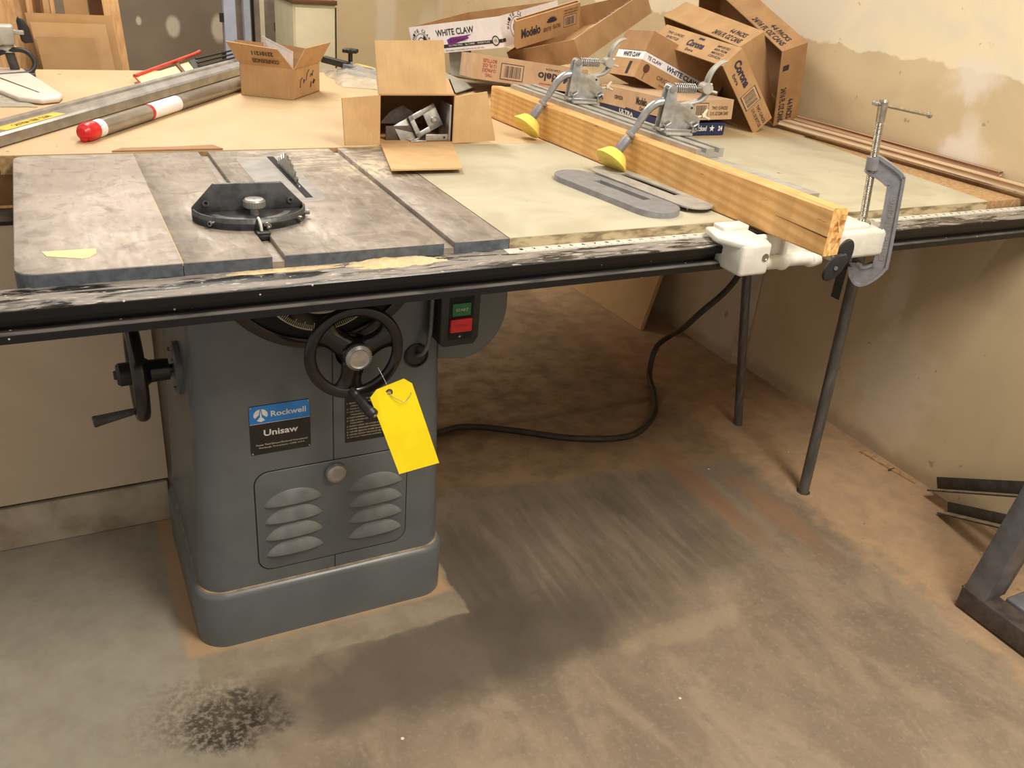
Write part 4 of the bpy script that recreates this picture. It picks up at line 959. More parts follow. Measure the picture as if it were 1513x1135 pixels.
def p_wc(mb, a, b, c):
    d = (a, b, c)
    T_(mb, '-y', d, 'WHITE CLAW', .30, .58, .42, .22, .02); logo(mb, '-y', d, .12, .42, c*.95)
    mb.use('purple'); o, u, v, W, H = face('-y', *d)
    mb.poly([(W*.42, H*.26), (W*.47, H*.26), (W*.66, H*.42), (W*.64, H*.47), (W*.69, H*.54), (W*.62, H*.52), (W*.46, H*.5), (W*.41, H*.43)], o, u, v, .024)
    T_(mb, '-y', d, 'BLACKBERRY', .44, .34, .2, .1, .01, 'ink', .2)
    R_(mb, '-y', d, .0, .16, 1, .12); T_(mb, '-y', d, 'GLUTEN FREE    2g CARBS    MADE PURE', .42, .185, .45, .07, .01, 'whiteink')
    T_(mb, '-y', d, 'NATURALLY FLAVORED WITH 5% ALC BY VOL', .38, .04, .42, .05, 0)
    mb.use('whiteink').ring(o+V(u)*W*.93+V(v)*H*.24, u, v, 0, H*.17, .026); mb.use('ink').ring(o+V(u)*W*.93+V(v)*H*.24, u, v, H*.13, H*.17, .03)
    T_(mb, '-y', d, '5%', .915, .2, .03, .08, .01)
    R_(mb, '+x', d, 0, .16, .05, .12); logo(mb, '+x', d, .26, .5, c*1.05); T_(mb, '+x', d, 'WHITE CLAW', .48, .5, .46, .24, .02)
tray('drink_carton', [59.36, 68.13, 40.39], [[0.3796, 0.8988, -0.219], [-0.904, 0.4107, 0.1187], [0.1966, 0.1529, 0.9685]], [16.96, 12.6, 3.8],
     'open white drink tray with a purple splash, at the left of the pile', 'white_card', 'card_in', p_wc)
def p_mod(mb, a, b, c):
    d = (a, b, c)
    T_(mb, '-y', d, 'Modelo', .07, .32, .3, .34, .04, 'navyink'); mb.use('navyink'); o, u, v, W, H = face('-y', *d)
    for k in range(7):
        t = math.radians(20+k*23); q = V((W*.55, H*.58, 0)); e = V((math.cos(t), math.sin(t), 0))
        mb.poly([(q.x, q.y), (q.x+e.x*H*.16-e.y*H*.05, q.y+e.y*H*.16+e.x*H*.05), (q.x+e.x*H*.24, q.y+e.y*H*.24), (q.x+e.x*H*.16+e.y*H*.05, q.y+e.y*H*.16-e.x*H*.05)], o, u, v)
    T_(mb, '-y', d, 'BORN OF THE', .42, .3, .12, .16, .01, 'brownink'); T_(mb, '-y', d, 'FIGHTING', .57, .32, .12, .16, .01, 'brownink')
    T_(mb, '-y', d, 'TWENTY-FOUR 12 FL OZ', .74, .82, .22, .06, .01, 'brownink'); T_(mb, '-y', d, 'CANS CERVEZA IMPORT', .74, .72, .22, .06, .01, 'brownink')
    barcode(mb, '-y', d, .74, .25, .2, .42)
k_ = .9
l2 = CAM+(V((67.63, 73.59, 43.73))-CAM)*k_
Rm = Matrix([[0.961, -0.1, -0.2578], [0.0122, 0.9467, -0.3219], [0.2763, 0.3062, 0.911]])
l2 = l2-Rm @ V((0, (15.78-.8)/2*k_, 0))
tray('drink_carton', l2, Rm, [10.42*k_, .8*k_, 4.14*k_], 'brown drink tray with navy lettering and a flower mark resting against the white tray', 'card', 'card_in', p_mod)
def p_sky(mb, a, b, c):
    A_ = V((-a+.1, -b+.13, c)); B_ = V((a, -b+.13, c)); C_ = V((a, -b+2.6, c-.5)); D_ = V((-a+.1, -b+2.6, c-.5)); mb.use('card_light').quad(A_, B_, C_, D_, .1)
    v_ = (D_-A_).normalized(); mb.use('ink').text('WHISKY BREW', A_+V((5.5, 0, 0))+v_*.55, XU, v_, 9.5, 1.5, .05, .04, .2); mb.text('USA', A_+V((12.6, 0, 0))+v_*.12, XU, v_, 1.4, .35, .03, .04)
tray('drink_carton', [69.52, 59.28, 41.25], [[0.8608, -0.2862, -0.4209], [0.3659, 0.9228, 0.1208], [0.3538, -0.2579, 0.899]], [16.33, 12.45, 2.93],
     'plain brown open tray tipped up to the right, dark lettering on its inner side', 'card', 'card_in', p_sky)
def p_c4(mb, a, b, c):
    d = (a, b, c); 
    for i, t in enumerate(('TWO', '12-PACKS', '12 FL OZ', 'BOTTLES')): T_(mb, '-yf', d, t, .81+(.03 if i == 0 else 0), .72-i*.19, .12-(.06 if i == 0 else 0), .14, .02, 'redink')
    barcode(mb, '-yf', d, .57, .22, .2, .66); T_(mb, '-yf', d, 'Modelo', .14, .35, .3, .34, .03, 'navyink'); T_(mb, '-yf', d, 'Especial', .25, .76, .17, .12, .01, 'redink'); T_(mb, '-yf', d, 'CERVEZA', .25, .18, .13, .08, .01, 'ink')
tray('drink_carton', [59.37, 55.97, 36.42], [[0.9591, 0.262, 0.1074], [-0.2714, 0.9587, 0.0849], [-0.0808, -0.1105, 0.9906]], [14.62, 11.4, 2.95],
     'pinkish brown tray upside down, its lettering inverted, on the bench behind the beam', 'card_pink', 'card_in', p_c4, closed=True)
# stack of three overturned trays
RS = Matrix([[0.9135, 0.1322, 0.3847], [-0.1573, 0.987, 0.0342], [-0.3752, -0.0918, 0.9224]]); LS = V((72.19, 41.68, 38.74))
zs = [(-2.76, -.62), (-.6, .36), (.38, 2.76)]
def p_brn(mb, a, b, c):
    d = (a, b, c); mb.use('brownink'); o, u, v, W, H = face('-y', *d)
    mb.poly([(W*.09+H*.2*math.cos(t), H*.68+H*.24*math.sin(t)) for t in [math.radians(q) for q in range(0, 360, 20)]], o, u, v); R_(mb, '-y', d, .085, .08, .008, .42, 'brownink')
    T_(mb, '-y', d, 'ORIGINAL BEER', .24, .42, .4, .24, .01, 'brownink'); T_(mb, '-y', d, 'brewed with care', .3, .16, .22, .14, .0, 'brownink')
    R_(mb, '-x', d, .62, .12, .1, .72, 'ink')
def p_wc2(mb, a, b, c):
    d = (a, b, c); T_(mb, '-x', d, 'WHITE CLAW', .25, .2, .62, .6, .03); T_(mb, '-y', d, 'WHITE CLAW', .30, .18, .42, .62, .03)
    T_(mb, '-y', d, 'TE CLAW', .05, .28, .18, .45, .02)
for i, (nm, out, pr_, lb) in enumerate((('a', 'card', p_brn, 'brown overturned tray with a round brown mark, bottom of the tilted stack of three'),
                                        ('b', 'white_card', p_wc2, 'thin white lettered tray in the middle of the tilted stack of three'),
                                        ('c', 'card_dark', None, 'blank brown overturned tray on top of the tilted stack of three'))):
    z0_, z1_ = zs[i]; e = (-.12 if i == 1 else .0)
    tray('drink_carton', LS+RS @ V((0, 0, (z0_+z1_)/2)), RS, (11.56+e, 7.34+e, z1_-z0_), lb, out, 'card_in', pr_, closed=(i > 0), flip=True)
def p_cor(mb, a, b, c):
    d = (a, b, c)
    T_(mb, '+y', d, 'TWO 12-PACKS', .1, .62, .22, .13, .01, 'navyink'); T_(mb, '+y', d, 'OF BOTTLES', .13, .4, .17, .13, .01, 'navyink')
    T_(mb, '+y', d, 'Corona', .42, .35, .22, .34, .05, 'navyink'); T_(mb, '+y', d, 'Extra', .47, .12, .1, .13, .02, 'navyink'); R_(mb, '+y', d, .5, .78, .07, .1, 'navyink')
    for i in range(4): T_(mb, '+y', d, ('IMPORTED', 'BEER FROM', 'MEXICO', 'CERVEZA')[i], .76, .7-i*.17, .15, .11, .01, 'navyink')
    T_(mb, '+xd', d, 'Corona', .08, .4, .34, .36, .05, 'navyink'); T_(mb, '+xd', d, 'Extra', .18, .16, .14, .14, .02, 'navyink')
    barcode(mb, '+xd', d, .48, .1, .2, .78, 'ink'); T_(mb, '+xd', d, 'TWO 12-PACKS', .72, .55, .25, .14, .02, 'navyink'); T_(mb, '+xd', d, '12 FL OZ BOTTLES', .71, .3, .26, .14, .02, 'navyink')
tray('drink_carton', [74.84, 36.72, 38.96], [[-0.0017, -0.6628, -0.7488], [-0.9986, -0.039, 0.0368], [-0.0535, 0.7478, -0.6618]], [14.54, 10.26, 2.91],
     'brown tray on edge with navy crown lettering, front one of three leaning right', 'card', 'card_dark', p_cor)
def p_46(x1, x2):
    def f(mb, a, b, c):
        d = (a, b, c); T_(mb, '+y', d, '4-6 PACKS', .74, .42, .19, .22, .03); T_(mb, '+y', d, '24/16 FL OZ CANS', .62, .1, .33, .24, .03)
        if x2: T_(mb, '+xd', d, '4-6 PACKS', .68, .48, .28, .24, .03); T_(mb, '+xd', d, '24/16 FL OZ CANS', .5, .12, .46, .24, .03); R_(mb, '+xd', d, .2, .1, .07, .24, 'ink')
    return f
tray('drink_carton', [76.2, 37.16, 40.31], [[0.0501, -0.4871, -0.8719], [-0.9915, -0.1294, 0.0153], [-0.1203, 0.8637, -0.4894]], [14.16, 11.18, 3.46],
     'brown tray on edge printed 4-6 PACKS, middle one of three leaning at the right', 'card', 'card_dark', p_46(1, 0), push=1.03)
tray('drink_carton', [77.7, 34.41, 43.14], [[-0.052, -0.3741, -0.9259], [-0.9404, -0.2936, 0.1714], [-0.336, 0.8797, -0.3366]], [18.74, 9.62, 3.03],
     'tall reddish brown tray printed 4-6 PACKS leaning on the right wall behind the others', 'card_dark', 'card_dark', p_46(1, 1), push=1.055)
def p_c11(mb, a, b, c):
    d = (a, b, c); T_(mb, '-x', d, 'Modelo', .5, .35, .14, .42, .03, 'ink'); T_(mb, '-x', d, 'Oro', .55, .08, .06, .22, .02, 'ink'); T_(mb, '-x', d, 'CERVEZA', .2, .4, .12, .2, .02, 'ink')
    barcode(mb, '-y', d, .3, .12, .26, .74, 'ink'); T_(mb, '-y', d, 'TWO 12-PACKS', .62, .5, .28, .18, .02, 'brownink'); T_(mb, '-y', d, '12 FL OZ SLIM CANS', .6, .22, .32, .18, .02, 'brownink')
tray('drink_carton', [71.59, 40.68, 35.59], [[0.9999, -0.013, -0.0112], [0.0136, 0.9985, 0.0539], [0.0105, -0.054, 0.9985]], [8.39, 15.98, 2.24],
     'flat pinkish tray with a barcode lying on the navy tray behind the hold-downs', 'card_pink', 'card_in', p_c11, closed=True, push=.95)
def p_navy(mb, a, b, c):
    d = (a, b, c); T_(mb, '-y', d, 'stacked', .42, .35, .24, .42, .03, 'whiteink')
    def star(k, x, y, r):
        o, u, v, W, H = face(k, *d); mb.use('whiteink').poly([(x*W+r*H*(1 if i % 2 == 0 else .42)*math.sin(i*math.pi/5), y*H+r*H*(1 if i % 2 == 0 else .42)*math.cos(i*math.pi/5)) for i in range(10)], o, u, v, .03)
    star('-y', .76, .55, .3); star('-x', .62, .5, .28); star('-x', .85, .35, .28); T_(mb, '-y', d, '24', .88, .35, .08, .4, .05, 'whiteink'); T_(mb, '-x', d, 'ULTRA', .3, .4, .2, .35, .03, 'whiteink')
tray('drink_carton', [67.9, 36.2, 34.72], [[1, 0.0, 0], [0.0, 1, 0], [0, 0, 1]], [7.5, 15.0, 1.36],
     'navy blue drink tray with white stars lying flat on the bench behind the hold-downs', 'navy', 'card_in', p_navy, closed=True)
# grey board sheet behind the parts box
mb = MB('grey_card'); mb.quad((48.9, 53, T+.4), (53.5, 57.3, T+.4), (52.5, 67, T+.9), (46.2, 64, T+.7), .12); tag(mb.build('board_sheet', at=(50, 60, T)), 'flat grey board sheet on the bench behind the open parts box', 'board')
mb = MB('grey_card'); mb.quad((54.1, 67.2, T+.3), (56.6, 64.2, T+.1), (56.5, 66.5, T+4.2), (54.6, 69.8, T+4.4), .15); tag(mb.build('board_flap', at=(55, 67, T)), 'grey upright board flap at the left end of the pink tray', 'board')

# ------------------------------------------------------------------ open parts box
pb = thing('parts_box', (34, 32, T), 'open cardboard box on its side holding grey metal parts, flaps spread', 'cardboard box')
x0, x1, y0, y1, zb, zt = 30.2, 37.65, 27.65, 36.2, T+.04, 38.65
t = .14; mb = MB('card')
dx = 3.0; fo = [(x0, y0), (x1, y0), (x1+dx, y1), (x0+dx, y1)]
q4 = lambda i, z: V((*fo[i], z))
mb.quad(q4(0, zb), q4(1, zb), q4(2, zb), q4(3, zb), -t); mb.quad(q4(0, zt), q4(1, zt), q4(2, zt), q4(3, zt), t)
mb.quad(q4(0, zb), q4(3, zb), q4(3, zt), q4(0, zt), t); mb.quad(q4(1, zb), q4(2, zb), q4(2, zt), q4(1, zt), t); mb.quad(q4(3, zb), q4(2, zb), q4(2, zt), q4(3, zt), t)
mb.build('box_body', pb)
for a, b, c_, d in (((x0-.2, y0, zt), (x1-.9, y0, zt), (x1-.95, y0+1.3, zt+4.6), (x0-.2, y0+1.3, zt+4.4)),
                    ((x0, y0, zb), (x0, y0, zt-.1), (26.5, 27.3, zt-.3), (26.7, 27.1, zb+.15)),
                    ((x1-.1, y0, zt-.25), (x1-.05, y0, zb), (42.0, 27.3, zb+.25), (40.85, 27.5, zt+.25)),
                    ((x0+.1, y0, zb+.02), (27.5, 17.0, T+.55), (33.8, 16.8, T+.5), (x1-.1, y0, zb+.02))):
    mb = MB('card_light'); mb.quad(a, b, c_, d, .14); mb.build('flap', pb)
mp = thing('metal_bracket', (34.8, 29, T+.2), 'bent grey metal guard bracket with a square window inside the open box', 'metal part')
mb = MB('zinc')
# bracket plate with a window: four bars of a frame, tilted
Xb = frame((34.3, 28.6, T+.35), (1, .15, .45), (-.5, .2, 1))
mb.box((0, 0, 0), (3.0, .5, .12), .03, X=Xb); mb.box((0, 1.7, 0), (3.0, 2.2, .12), .03, X=Xb); mb.box((0, 0, 0), (.5, 2.2, .12), .03, X=Xb); mb.box((1.5, 0, 0), (3.0, 2.2, .12), .03, X=Xb)
mb.box((-1.8, -.1, -.7), (0.2, .1, .12), .03, X=Xb); mb.box((-1.6, .1, -.3), (.1, 2.1, -.2), .03, X=Xb)
mb.build('window_bracket', mp)
mb = MB('alu'); mb.lathe([(.3, 0), (.3, .2), (.15, .3), (0, .3)], Xb @ V((2.3, .8, .1)), Xb.to_3x3() @ V((0, 0, 1)), 14); mb.build('bolt_head', mp)
mb = MB('zinc'); mb.box((34.9, 28.0, T+.2), (37.4, 28.12, T+.85), .03); mb.box((33.4, 28.0, T+.2), (37.4, 29.2, T+.28), .02); mb.box((37.2, 27.9, T+.2), (37.45, 30.5, T+3.6), .05); mb.use('seam').cyl((36.8, 27.97, T+.55), (36.8, 28.01, T+.55), .1, n=10)
tag(mb.build('angle_plate', at=(36, 28.5, T+.2)), 'flat grey angle plate at the lower right mouth of the open box', 'metal part')
mb = MB('ladder_dark'); mb.box((31.2, 28.9, T+.2), (34.2, 29.1, T+1.5), .05); mb.prism([(31.0, T+1.5), (34.8, T+1.4), (34.3, T+2.6), (33.2, T+3.2), (32.0, T+2.6)], 0, .12, X=frame((0, 30.2, 0), XU, ZU), bev=.03)  # dark metal stands in for the shade inside the box
for xx in (35.2, 35.6): mb.cyl((xx, 31, T+.3), (xx+.1, 31, T+3.4), .06, n=8)
tag(mb.build('steel_part', at=(32.7, 29.5, T+.2)), 'steel guard plate and rods, shade put into their dark colour, left in the open box', 'metal part')

# ------------------------------------------------------------------ small carton with paper
kb = thing('shipping_carton', (27.4, 53.4, T), 'small open shipping carton with upside-down printing left of the parts box', 'cardboard box')
ang = math.radians(-29.5); c0 = V((27.85, 50.05, T+.02))            # near corner
eL = V((22.95, 53.2, T+.02))-c0; eR = V((32.3, 55.7, T+.02))-c0; UL = eL.normalized(); UR = eR.normalized(); Lw, Rw, Hb = 6.0, 7.2, 3.3
q = lambda a, b, h: c0+UL*a+UR*b+V((0, 0, h))
mb = MB('card')
for A_, B_ in ((q(0, 0, 0), q(Lw, 0, 0)), (q(0, 0, 0), q(0, Rw, 0)), (q(Lw, 0, 0), q(Lw, Rw, 0)), (q(0, Rw, 0), q(Lw, Rw, 0))):
    mb.quad(A_, B_, B_+V((0, 0, Hb)), A_+V((0, 0, Hb)), .12)
mb.quad(q(0, 0, .02), q(Lw, 0, .02), q(Lw, Rw, .02), q(0, Rw, .02), .1)
un, nr = -UL, UL.cross(V((0, 0, 1)))
mb.use('tape').quad(q(4.4, -.03, 0), q(2.0, -.03, 0), q(2.0, -.03, Hb), q(4.4, -.03, Hb))
mb.use('ink'); fo = q(0, 0, 0)
for k, P in enumerate((((1.6, 1.1), (1.8, 1.9), (2.3, 2.1)), ((2.5, 1.5), (2.9, 1.8), (2.5, 1.9), (2.8, 1.6)), ((3.3, 1.7), (3.6, 2.4), (4.2, 2.8)), ((4.4, 2.0), (4.8, 2.3), (5.0, 2.0), (5.3, 2.6)), ((4.4, .8), (4.7, 1.4), (4.6, .9)), ((5.1, 1.2), (5.5, 1.6), (5.3, 1.1), (5.8, 1.5)))):
    mb.tube([q(-.03, a, b) for a, b in P], .045, 5)
mb.build('box_body', kb)
mb = MB('card'); A_, B_ = q(Lw, 0, Hb), q(0, 0, Hb); out = V((-UR.x, -UR.y, 0))
f1 = [q(0, 0, Hb), q(Lw, 0, Hb), q(Lw, 0, Hb)+out*1.2+UL*.9+V((0, 0, 2.4)), q(0, 0, Hb)+out*1.2+UL*1.2+V((0, 0, 2.1))]
mb.quad(*f1, .1); uu = (f1[0]-f1[1]).normalized(); vv = (f1[2]-f1[1])
vv = (vv-uu*vv.dot(uu)).normalized(); nn = uu.cross(vv)
mb.use('ink'); mb.text('22101211', f1[1]+uu*4.1+vv*1.95+nn*.12, -uu, -vv, 2.4, .5, .03, .15); mb.text('CONFIDENCES', f1[1]+uu*4.6+vv*1.05+nn*.12, -uu, -vv, 3.0, .5, .03, .15)
mb.build('flap', kb)
o2 = V((-UL.x, -UL.y, 0))
mb = MB('card'); mb.quad(q(0, Rw, Hb), q(0, .2, Hb), q(0, .3, Hb)+o2*1.0+UR*.6+V((0, 0, 2.2)), q(0, Rw, Hb)+o2*1.2+UR*.4+V((0, 0, 2.3)), .1)
mb.use('grey_card').ring(q(0, 3.3, Hb)+o2*.08+V((0, 0, .35)), UR, (o2*.4+V((0, 0, .9))), 0, .75, .13, 20, math.pi*1.0, math.pi*2.0); mb.build('flap', kb)
mb = MB('card_in'); mb.quad(q(Lw, 0, Hb), q(Lw, Rw, Hb), q(Lw, Rw, Hb)-o2*.5+V((0, 0, 1.5)), q(Lw, .5, Hb)-o2*.7+V((0, 0, 2.4)), .1); mb.build('flap', kb)
mb = MB('card_in'); mb.quad(q(0, Rw, Hb), q(Lw, Rw, Hb), q(Lw, Rw, Hb)-out*.3+V((0, 0, 1.6)), q(.5, Rw, Hb)-out*.3+V((0, 0, 1.2)), .1); mb.build('flap', kb)
mb = MB('paper'); mb.quad(q(.35, .5, .6), q(4.6, 3.5, .6), q(4.9, 3.4, 6.0), q(.3, .75, 5.0), .03)
tag(mb.build('paper_sheet', at=q(2.5, 2, 2)), 'white sheet of paper standing in the small shipping carton', 'paper')

# ------------------------------------------------------------------ aluminium straightedge and tube
st_ = thing('aluminium_profile', (11, 42, T), 'long aluminium profile with a yellow label lying across the left of the bench', 'straightedge')
a = V((-4.5, 22.9, T+.1)); b = V((27.5, 69.5, T+.1)); a = V((-2.2, 27.9, T+.1)); d = (b-a); L = d.length; X = frame(a, d, (-d.y, d.x, 0))
mb = MB('alu'); pr_ = [(0, 0), (.05, .8), (.3, .95), (2.0, .95), (2.15, .7), (2.6, .7), (2.75, .95), (3.5, .95), (3.6, 0)]
mb.prism(pr_, 0, L, X=X @ Matrix(((0, 0, 1, 0), (1, 0, 0, 0), (0, 1, 0, 0), (0, 0, 0, 1)))); mb.build('extrusion', st_)
mb = MB('blackm'); mb.prism([(p[0]-.05, p[1]*1.02) for p in pr_], -.25, 0, X=X @ Matrix(((0, 0, 1, 0), (1, 0, 0, 0), (0, 1, 0, 0), (0, 0, 0, 1)))); mb.build('end_cap', st_)
mb = MB('label_y'); mb.rect(X @ V((4.0, .45, .95)), X.to_3x3() @ V(XU), X.to_3x3() @ V(YU), 8, 1.2, .015); mb.use('ink').text('CAUTION  KEEP  CLEAR', X @ V((5.6, .75, .95)), X.to_3x3() @ V(XU), X.to_3x3() @ V(YU), 5, .6, .02, .025)
mb.build('label', st_)
tb = thing('clear_tube', (14, 41, T), 'grey storage tube with a red end cap lying in front of the aluminium profile', 'tube')
a = V((6.1, 32.4, T+.75)); b = V((25.0, 58.9, T+.75)); d = (b-a).normalized()
mb = MB('tube'); mb.cyl(a, b, .72, n=28); mb.build('tube_body', tb)
mb = MB('red'); mb.lathe([(.78, .3), (.8, -.7), (.72, -1.1), (.45, -1.5), (.2, -1.6), (0, -1.6)], a, d, 24)
for k in range(5): mb.lathe([(.3, -.1), (.33, .1), (0, .2)], a-d*1.1+V((math.cos(k*1.26)*.1, math.sin(k*1.26)*.35, math.sin(k*1.26+1)*.45)), -d, 10)
mb.build('end_cap', tb)
mb = MB('white_card'); mb.cyl(a+d*.3, a+d*1.3, .745, n=28, caps=False)
mb.use('ink').text('CAUTION', a+d*.55+V((.4, -.55, .45)), (0, 0, -1), d, .7, .35, 0, .03)
mb.build('paper_band', tb)
mb = MB('white_card'); mb.cyl(a+d*9.3, a+d*14.6, .74, n=28, caps=False); mb.use('red').cyl(a+d*9.0, a+d*9.4, .745, n=28, caps=False); mb.build('paper_band', tb)
# red framed miter box
rb = thing('red_tool_frame', (18, 66, T), 'red edged wooden tool with dark rods lying behind the aluminium profile', 'tool')
mb = MB('red2'); mb.tube([(12.4, 60.8, T+.7), (20.9, 72.6, T+1.6), (21.6, 73.4, T+1.8)], .22, 8); mb.tube([(12.9, 56.2, T+.3), (21.0, 66.6, T+.3), (23.1, 68.6, T+.4)], .25, 8); mb.tube([(12.4, 60.8, T+.6), (12.9, 56.2, T+.3)], .1, 6); mb.build('frame_bars', rb)
mb = MB('masking'); mb.quad((12.9, 56.6, T+.15), (20.2, 66.0, T+.15), (19.8, 71.0, T+.9), (12.6, 60.5, T+.5), .3); mb.use('brownboard').quad((18.2, 63.5, T+.5), (18.6, 64, T+.5), (18.2, 69, T+1.2), (17.8, 68.4, T+1.15), .1); mb.build('wood_block', rb)
mb = MB('blackm'); mb.quad((20.0, 65.8, T+.2), (21.3, 67.2, T+.2), (21.0, 71.8, T+1.2), (19.8, 70.4, T+1.1), .5)
for k in range(3): mb.cyl((20.6, 68+k*1.2, T+.7+.3*k), (25.8, 73+k*.9, T+1.2+.3*k), .12, n=6)
mb.build('rod', rb)

# ------------------------------------------------------------------ bag and black tool near the far edge
mb = MB('film'); N = 22; vs = []
for i in range(N+1):
    for j in range(N+1):
        u, v = i/N, j/N; x = 35.8+u*8.2+v*1.2; y = 59+v*13-u*5.5
        h = math.sin(math.pi*u)**.6*math.sin(math.pi*v)**.6*1.3+abs(mnoise.noise(V((u*5, v*5, 2))))*1.3*math.sin(math.pi*u)*math.sin(math.pi*v)
        vs.append((x+mnoise.noise(V((u*4, v*4, 9)))*.8, y, T+.05+h))
mb.add(vs, [(i*(N+1)+j, (i+1)*(N+1)+j, (i+1)*(N+1)+j+1, i*(N+1)+j+1) for i in range(N) for j in range(N)], True)
tag(mb.build('plastic_bag', at=(40, 64, T)), 'crumpled clear plastic bag on the bench between the two boxes', 'plastic bag')
bt = thing('sliding_jig', (41, 68, T), 'black and grey sliding jig with a star knob behind the plastic bag', 'jig')
a = V((40.0, 80.5, T+2.2)); a = V((36.5, 69.0, T+1.9)); b = V((43.5, 60.5, T+1.0)); d = b-a; X = frame(a, d, (-d.y, d.x, 0))
mb = MB('blackm'); mb.box((0, -.5, -.5), (4, .5, .3), .08, X=X); mb.build('handle', bt)
mb = MB('ladder_steel'); mb.box((3.6, -.8, -.7), (11, .8, .1), .06, X=X); mb.use('castgrey').box((3.2, -1.6, -1.3), (11, .2, -.7), .06, X=X); mb.build('slide_bar', bt)
mb = MB('blackm'); kc = X @ V((3.2, 1.6, .1)); mb.cyl(kc, kc+V((0, 0, 1.2)), .3, n=10)
mb.prism([((.95+.16*math.cos(6*a_))*math.cos(a_), (.95+.16*math.cos(6*a_))*math.sin(a_)) for a_ in [math.radians(q_) for q_ in range(0, 360, 8)]], 0, .5, X=Matrix.Translation(kc+V((0, 0, 1.1))), bev=.12); mb.build('star_knob', bt)
mb = MB('label_y'); mb.box((4.2, .9, -.6), (7.6, 1.7, .1), .1, X=X); mb.build('stop_block', bt)

# ------------------------------------------------------------------ left edge clutter
fa = thing('plastic_fairing', (0, 56, T), 'pale pointed plastic cover lying at the far left of the bench', 'plastic cover')
mb = MB('plastic_w')
mb.prism([(-8, 63), (-2, 67.0), (1.2, 66.2), (4.6, 50.6), (4.2, 48.6), (2.6, 47.6), (.6, 48.8), (-3, 58)], T+.05, T+.55, bev=.18)
mb.build('shell', fa)
mb = MB('brownink'); mb.quad((-2.2, 62, T+.57), (-1.9, 62.1, T+.57), (2.6, 51.2, T+.57), (2.4, 51.2, T+.57)); mb.build('groove', fa)
mb = MB('film'); mb.prism([(-8, 47), (2.2, 46.4), (1.4, 48.6), (-3, 57), (-8, 60)], T+.02, T+.1); mb.build('clear_flange', fa)
dr = thing('drill_press_head', (-.5, 66, T), 'grey bench tool with a black lever and bent hose at the far left', 'bench tool')
mb = MB('alu_dusty'); mb.box((-3, 64.5, T+3.2), (.9, 66.5, T+5.2), .25); mb.box((.6, 65.2, T+4.2), (1.9, 65.8, T+4.7), .1); mb.lathe([(.9, 0), (.9, .5), (.6, .7), (.6, 1.2)], (.1, 65.5, T+2.4), ZU, 18); mb.build('tool_body', dr)
mb = MB('chan'); mb.cyl((.5, 65.4, T+.2), (.1, 65.5, T+2.6), .5, n=16); mb.box((-4, 63, T+.05), (2.4, 66, T+.5), .15); mb.build('post', dr)
mb = MB('blackm'); mb.prism([(1.5, 38.2), (1.3, 40.2), (1.5, 40.7), (2.0, 40.4), (2.5, 39.5), (2.7, 38.0), (1.8, 37.9)], 0, .7, X=frame((0, 66, -.6), XU, ZU), bev=.12); mb.build('lever', dr)
mb = MB('blackm'); mb.tube(spline([(-2.5, 65, T+1.0), (-1.2, 65, T+2.1), (.6, 64.8, T+2.7), (1.9, 64.6, T+2.5), (2.5, 64.2, T+1.5), (2.0, 63.6, T+.6), (.8, 63, T+.4), (-3, 61, T+.4)]), .26, 10); mb.build('hose', dr)

# ------------------------------------------------------------------ sheets and sticks leaning beyond the bench
def sheet(name, x0, x1, skew, zt, y, mat, label, th=.7, cat='sheet'):
    mb = MB(mat); lean = .12; h = zt; zb_ = 0.05
    P = [(x0+skew*1.0, y-lean*0, zb_), (x1+skew, y, zb_), (x1, y+h*lean, zt), (x0, y+h*lean, zt)]
    mb.quad(*P, th); return tag(mb.build(name, at=((x0+x1)/2, y, 0)), label, cat, 'sheet goods leaning beyond the bench')
sheet('fiberboard_sheet', 3.0, 9.6, 3.0, 36.5, 73.6, 'mdf', 'smallest brown fiberboard sheet, front one of the leaning stack')
sheet('fiberboard_sheet', 2.6, 11.2, 3.2, 38.0, 75.0, 'mdf_l', 'middle brown fiberboard sheet in the leaning stack, taller than the front one')
sheet('fiberboard_sheet', 2.2, 12.1, 3.4, 38.9, 76.4, 'mdf', 'largest brown fiberboard sheet, at the back of the leaning stack')
sheet('plywood_sheet', -14, 4.6, .6, 60, 80.0, 'pine', 'warm plywood sheet standing behind the bench tool at the far left', cat='sheet')
sheet('brown_panel', 9.6, 12.9, 1.5, 56, 85, 'brownboard', 'dark brown panel standing behind the leaning fiberboard sheets', cat='panel')
sheet('tan_panel', 6.6, 9.5, 1.2, 56, 84.4, 'mdf', 'upright tan panel between the pine sticks and the dark panel', cat='panel')
for i, (xx, w, m_) in enumerate(((2.5, .7, 'pine'), (3.5, .6, 'brownboard'), (4.4, .7, 'mdf_l'), (5.2, .5, 'pine'))):
    mb = MB(m_); mb.box((xx, 82.6, .02), (xx+w, 83.4, 58)); tag(mb.build('wood_stick', at=(xx, 83, 0)), ('palest', 'darkest', 'tan', 'right-hand')[i]+' upright wood stick behind the fiberboard sheets', 'wood stick', 'sticks standing behind the sheets')
mb = MB('pine'); mb.add([(13.2, 79.4, .02), (15.2, 79.4, .02), (12.9, 86, 52), (10.9, 86, 52), (13.2, 80.2, .02), (15.2, 80.2, .02), (12.9, 86.8, 52), (10.9, 86.8, 52)], [(0, 1, 2, 3), (7, 6, 5, 4), (1, 5, 6, 2), (0, 3, 7, 4), (3, 2, 6, 7)])
tag(mb.build('pine_board', at=(13, 82, 0)), 'paint flecked pine board leaning at the right of the fiberboard sheets', 'board')
mb = MB('teal'); mb.box((-6, 92, 0), (1.2, 96, 60), .3); tag(mb.build('teal_cabinet', at=(-2, 94, 0)), 'faded teal cabinet at the top left corner beyond the bench', 'cabinet')
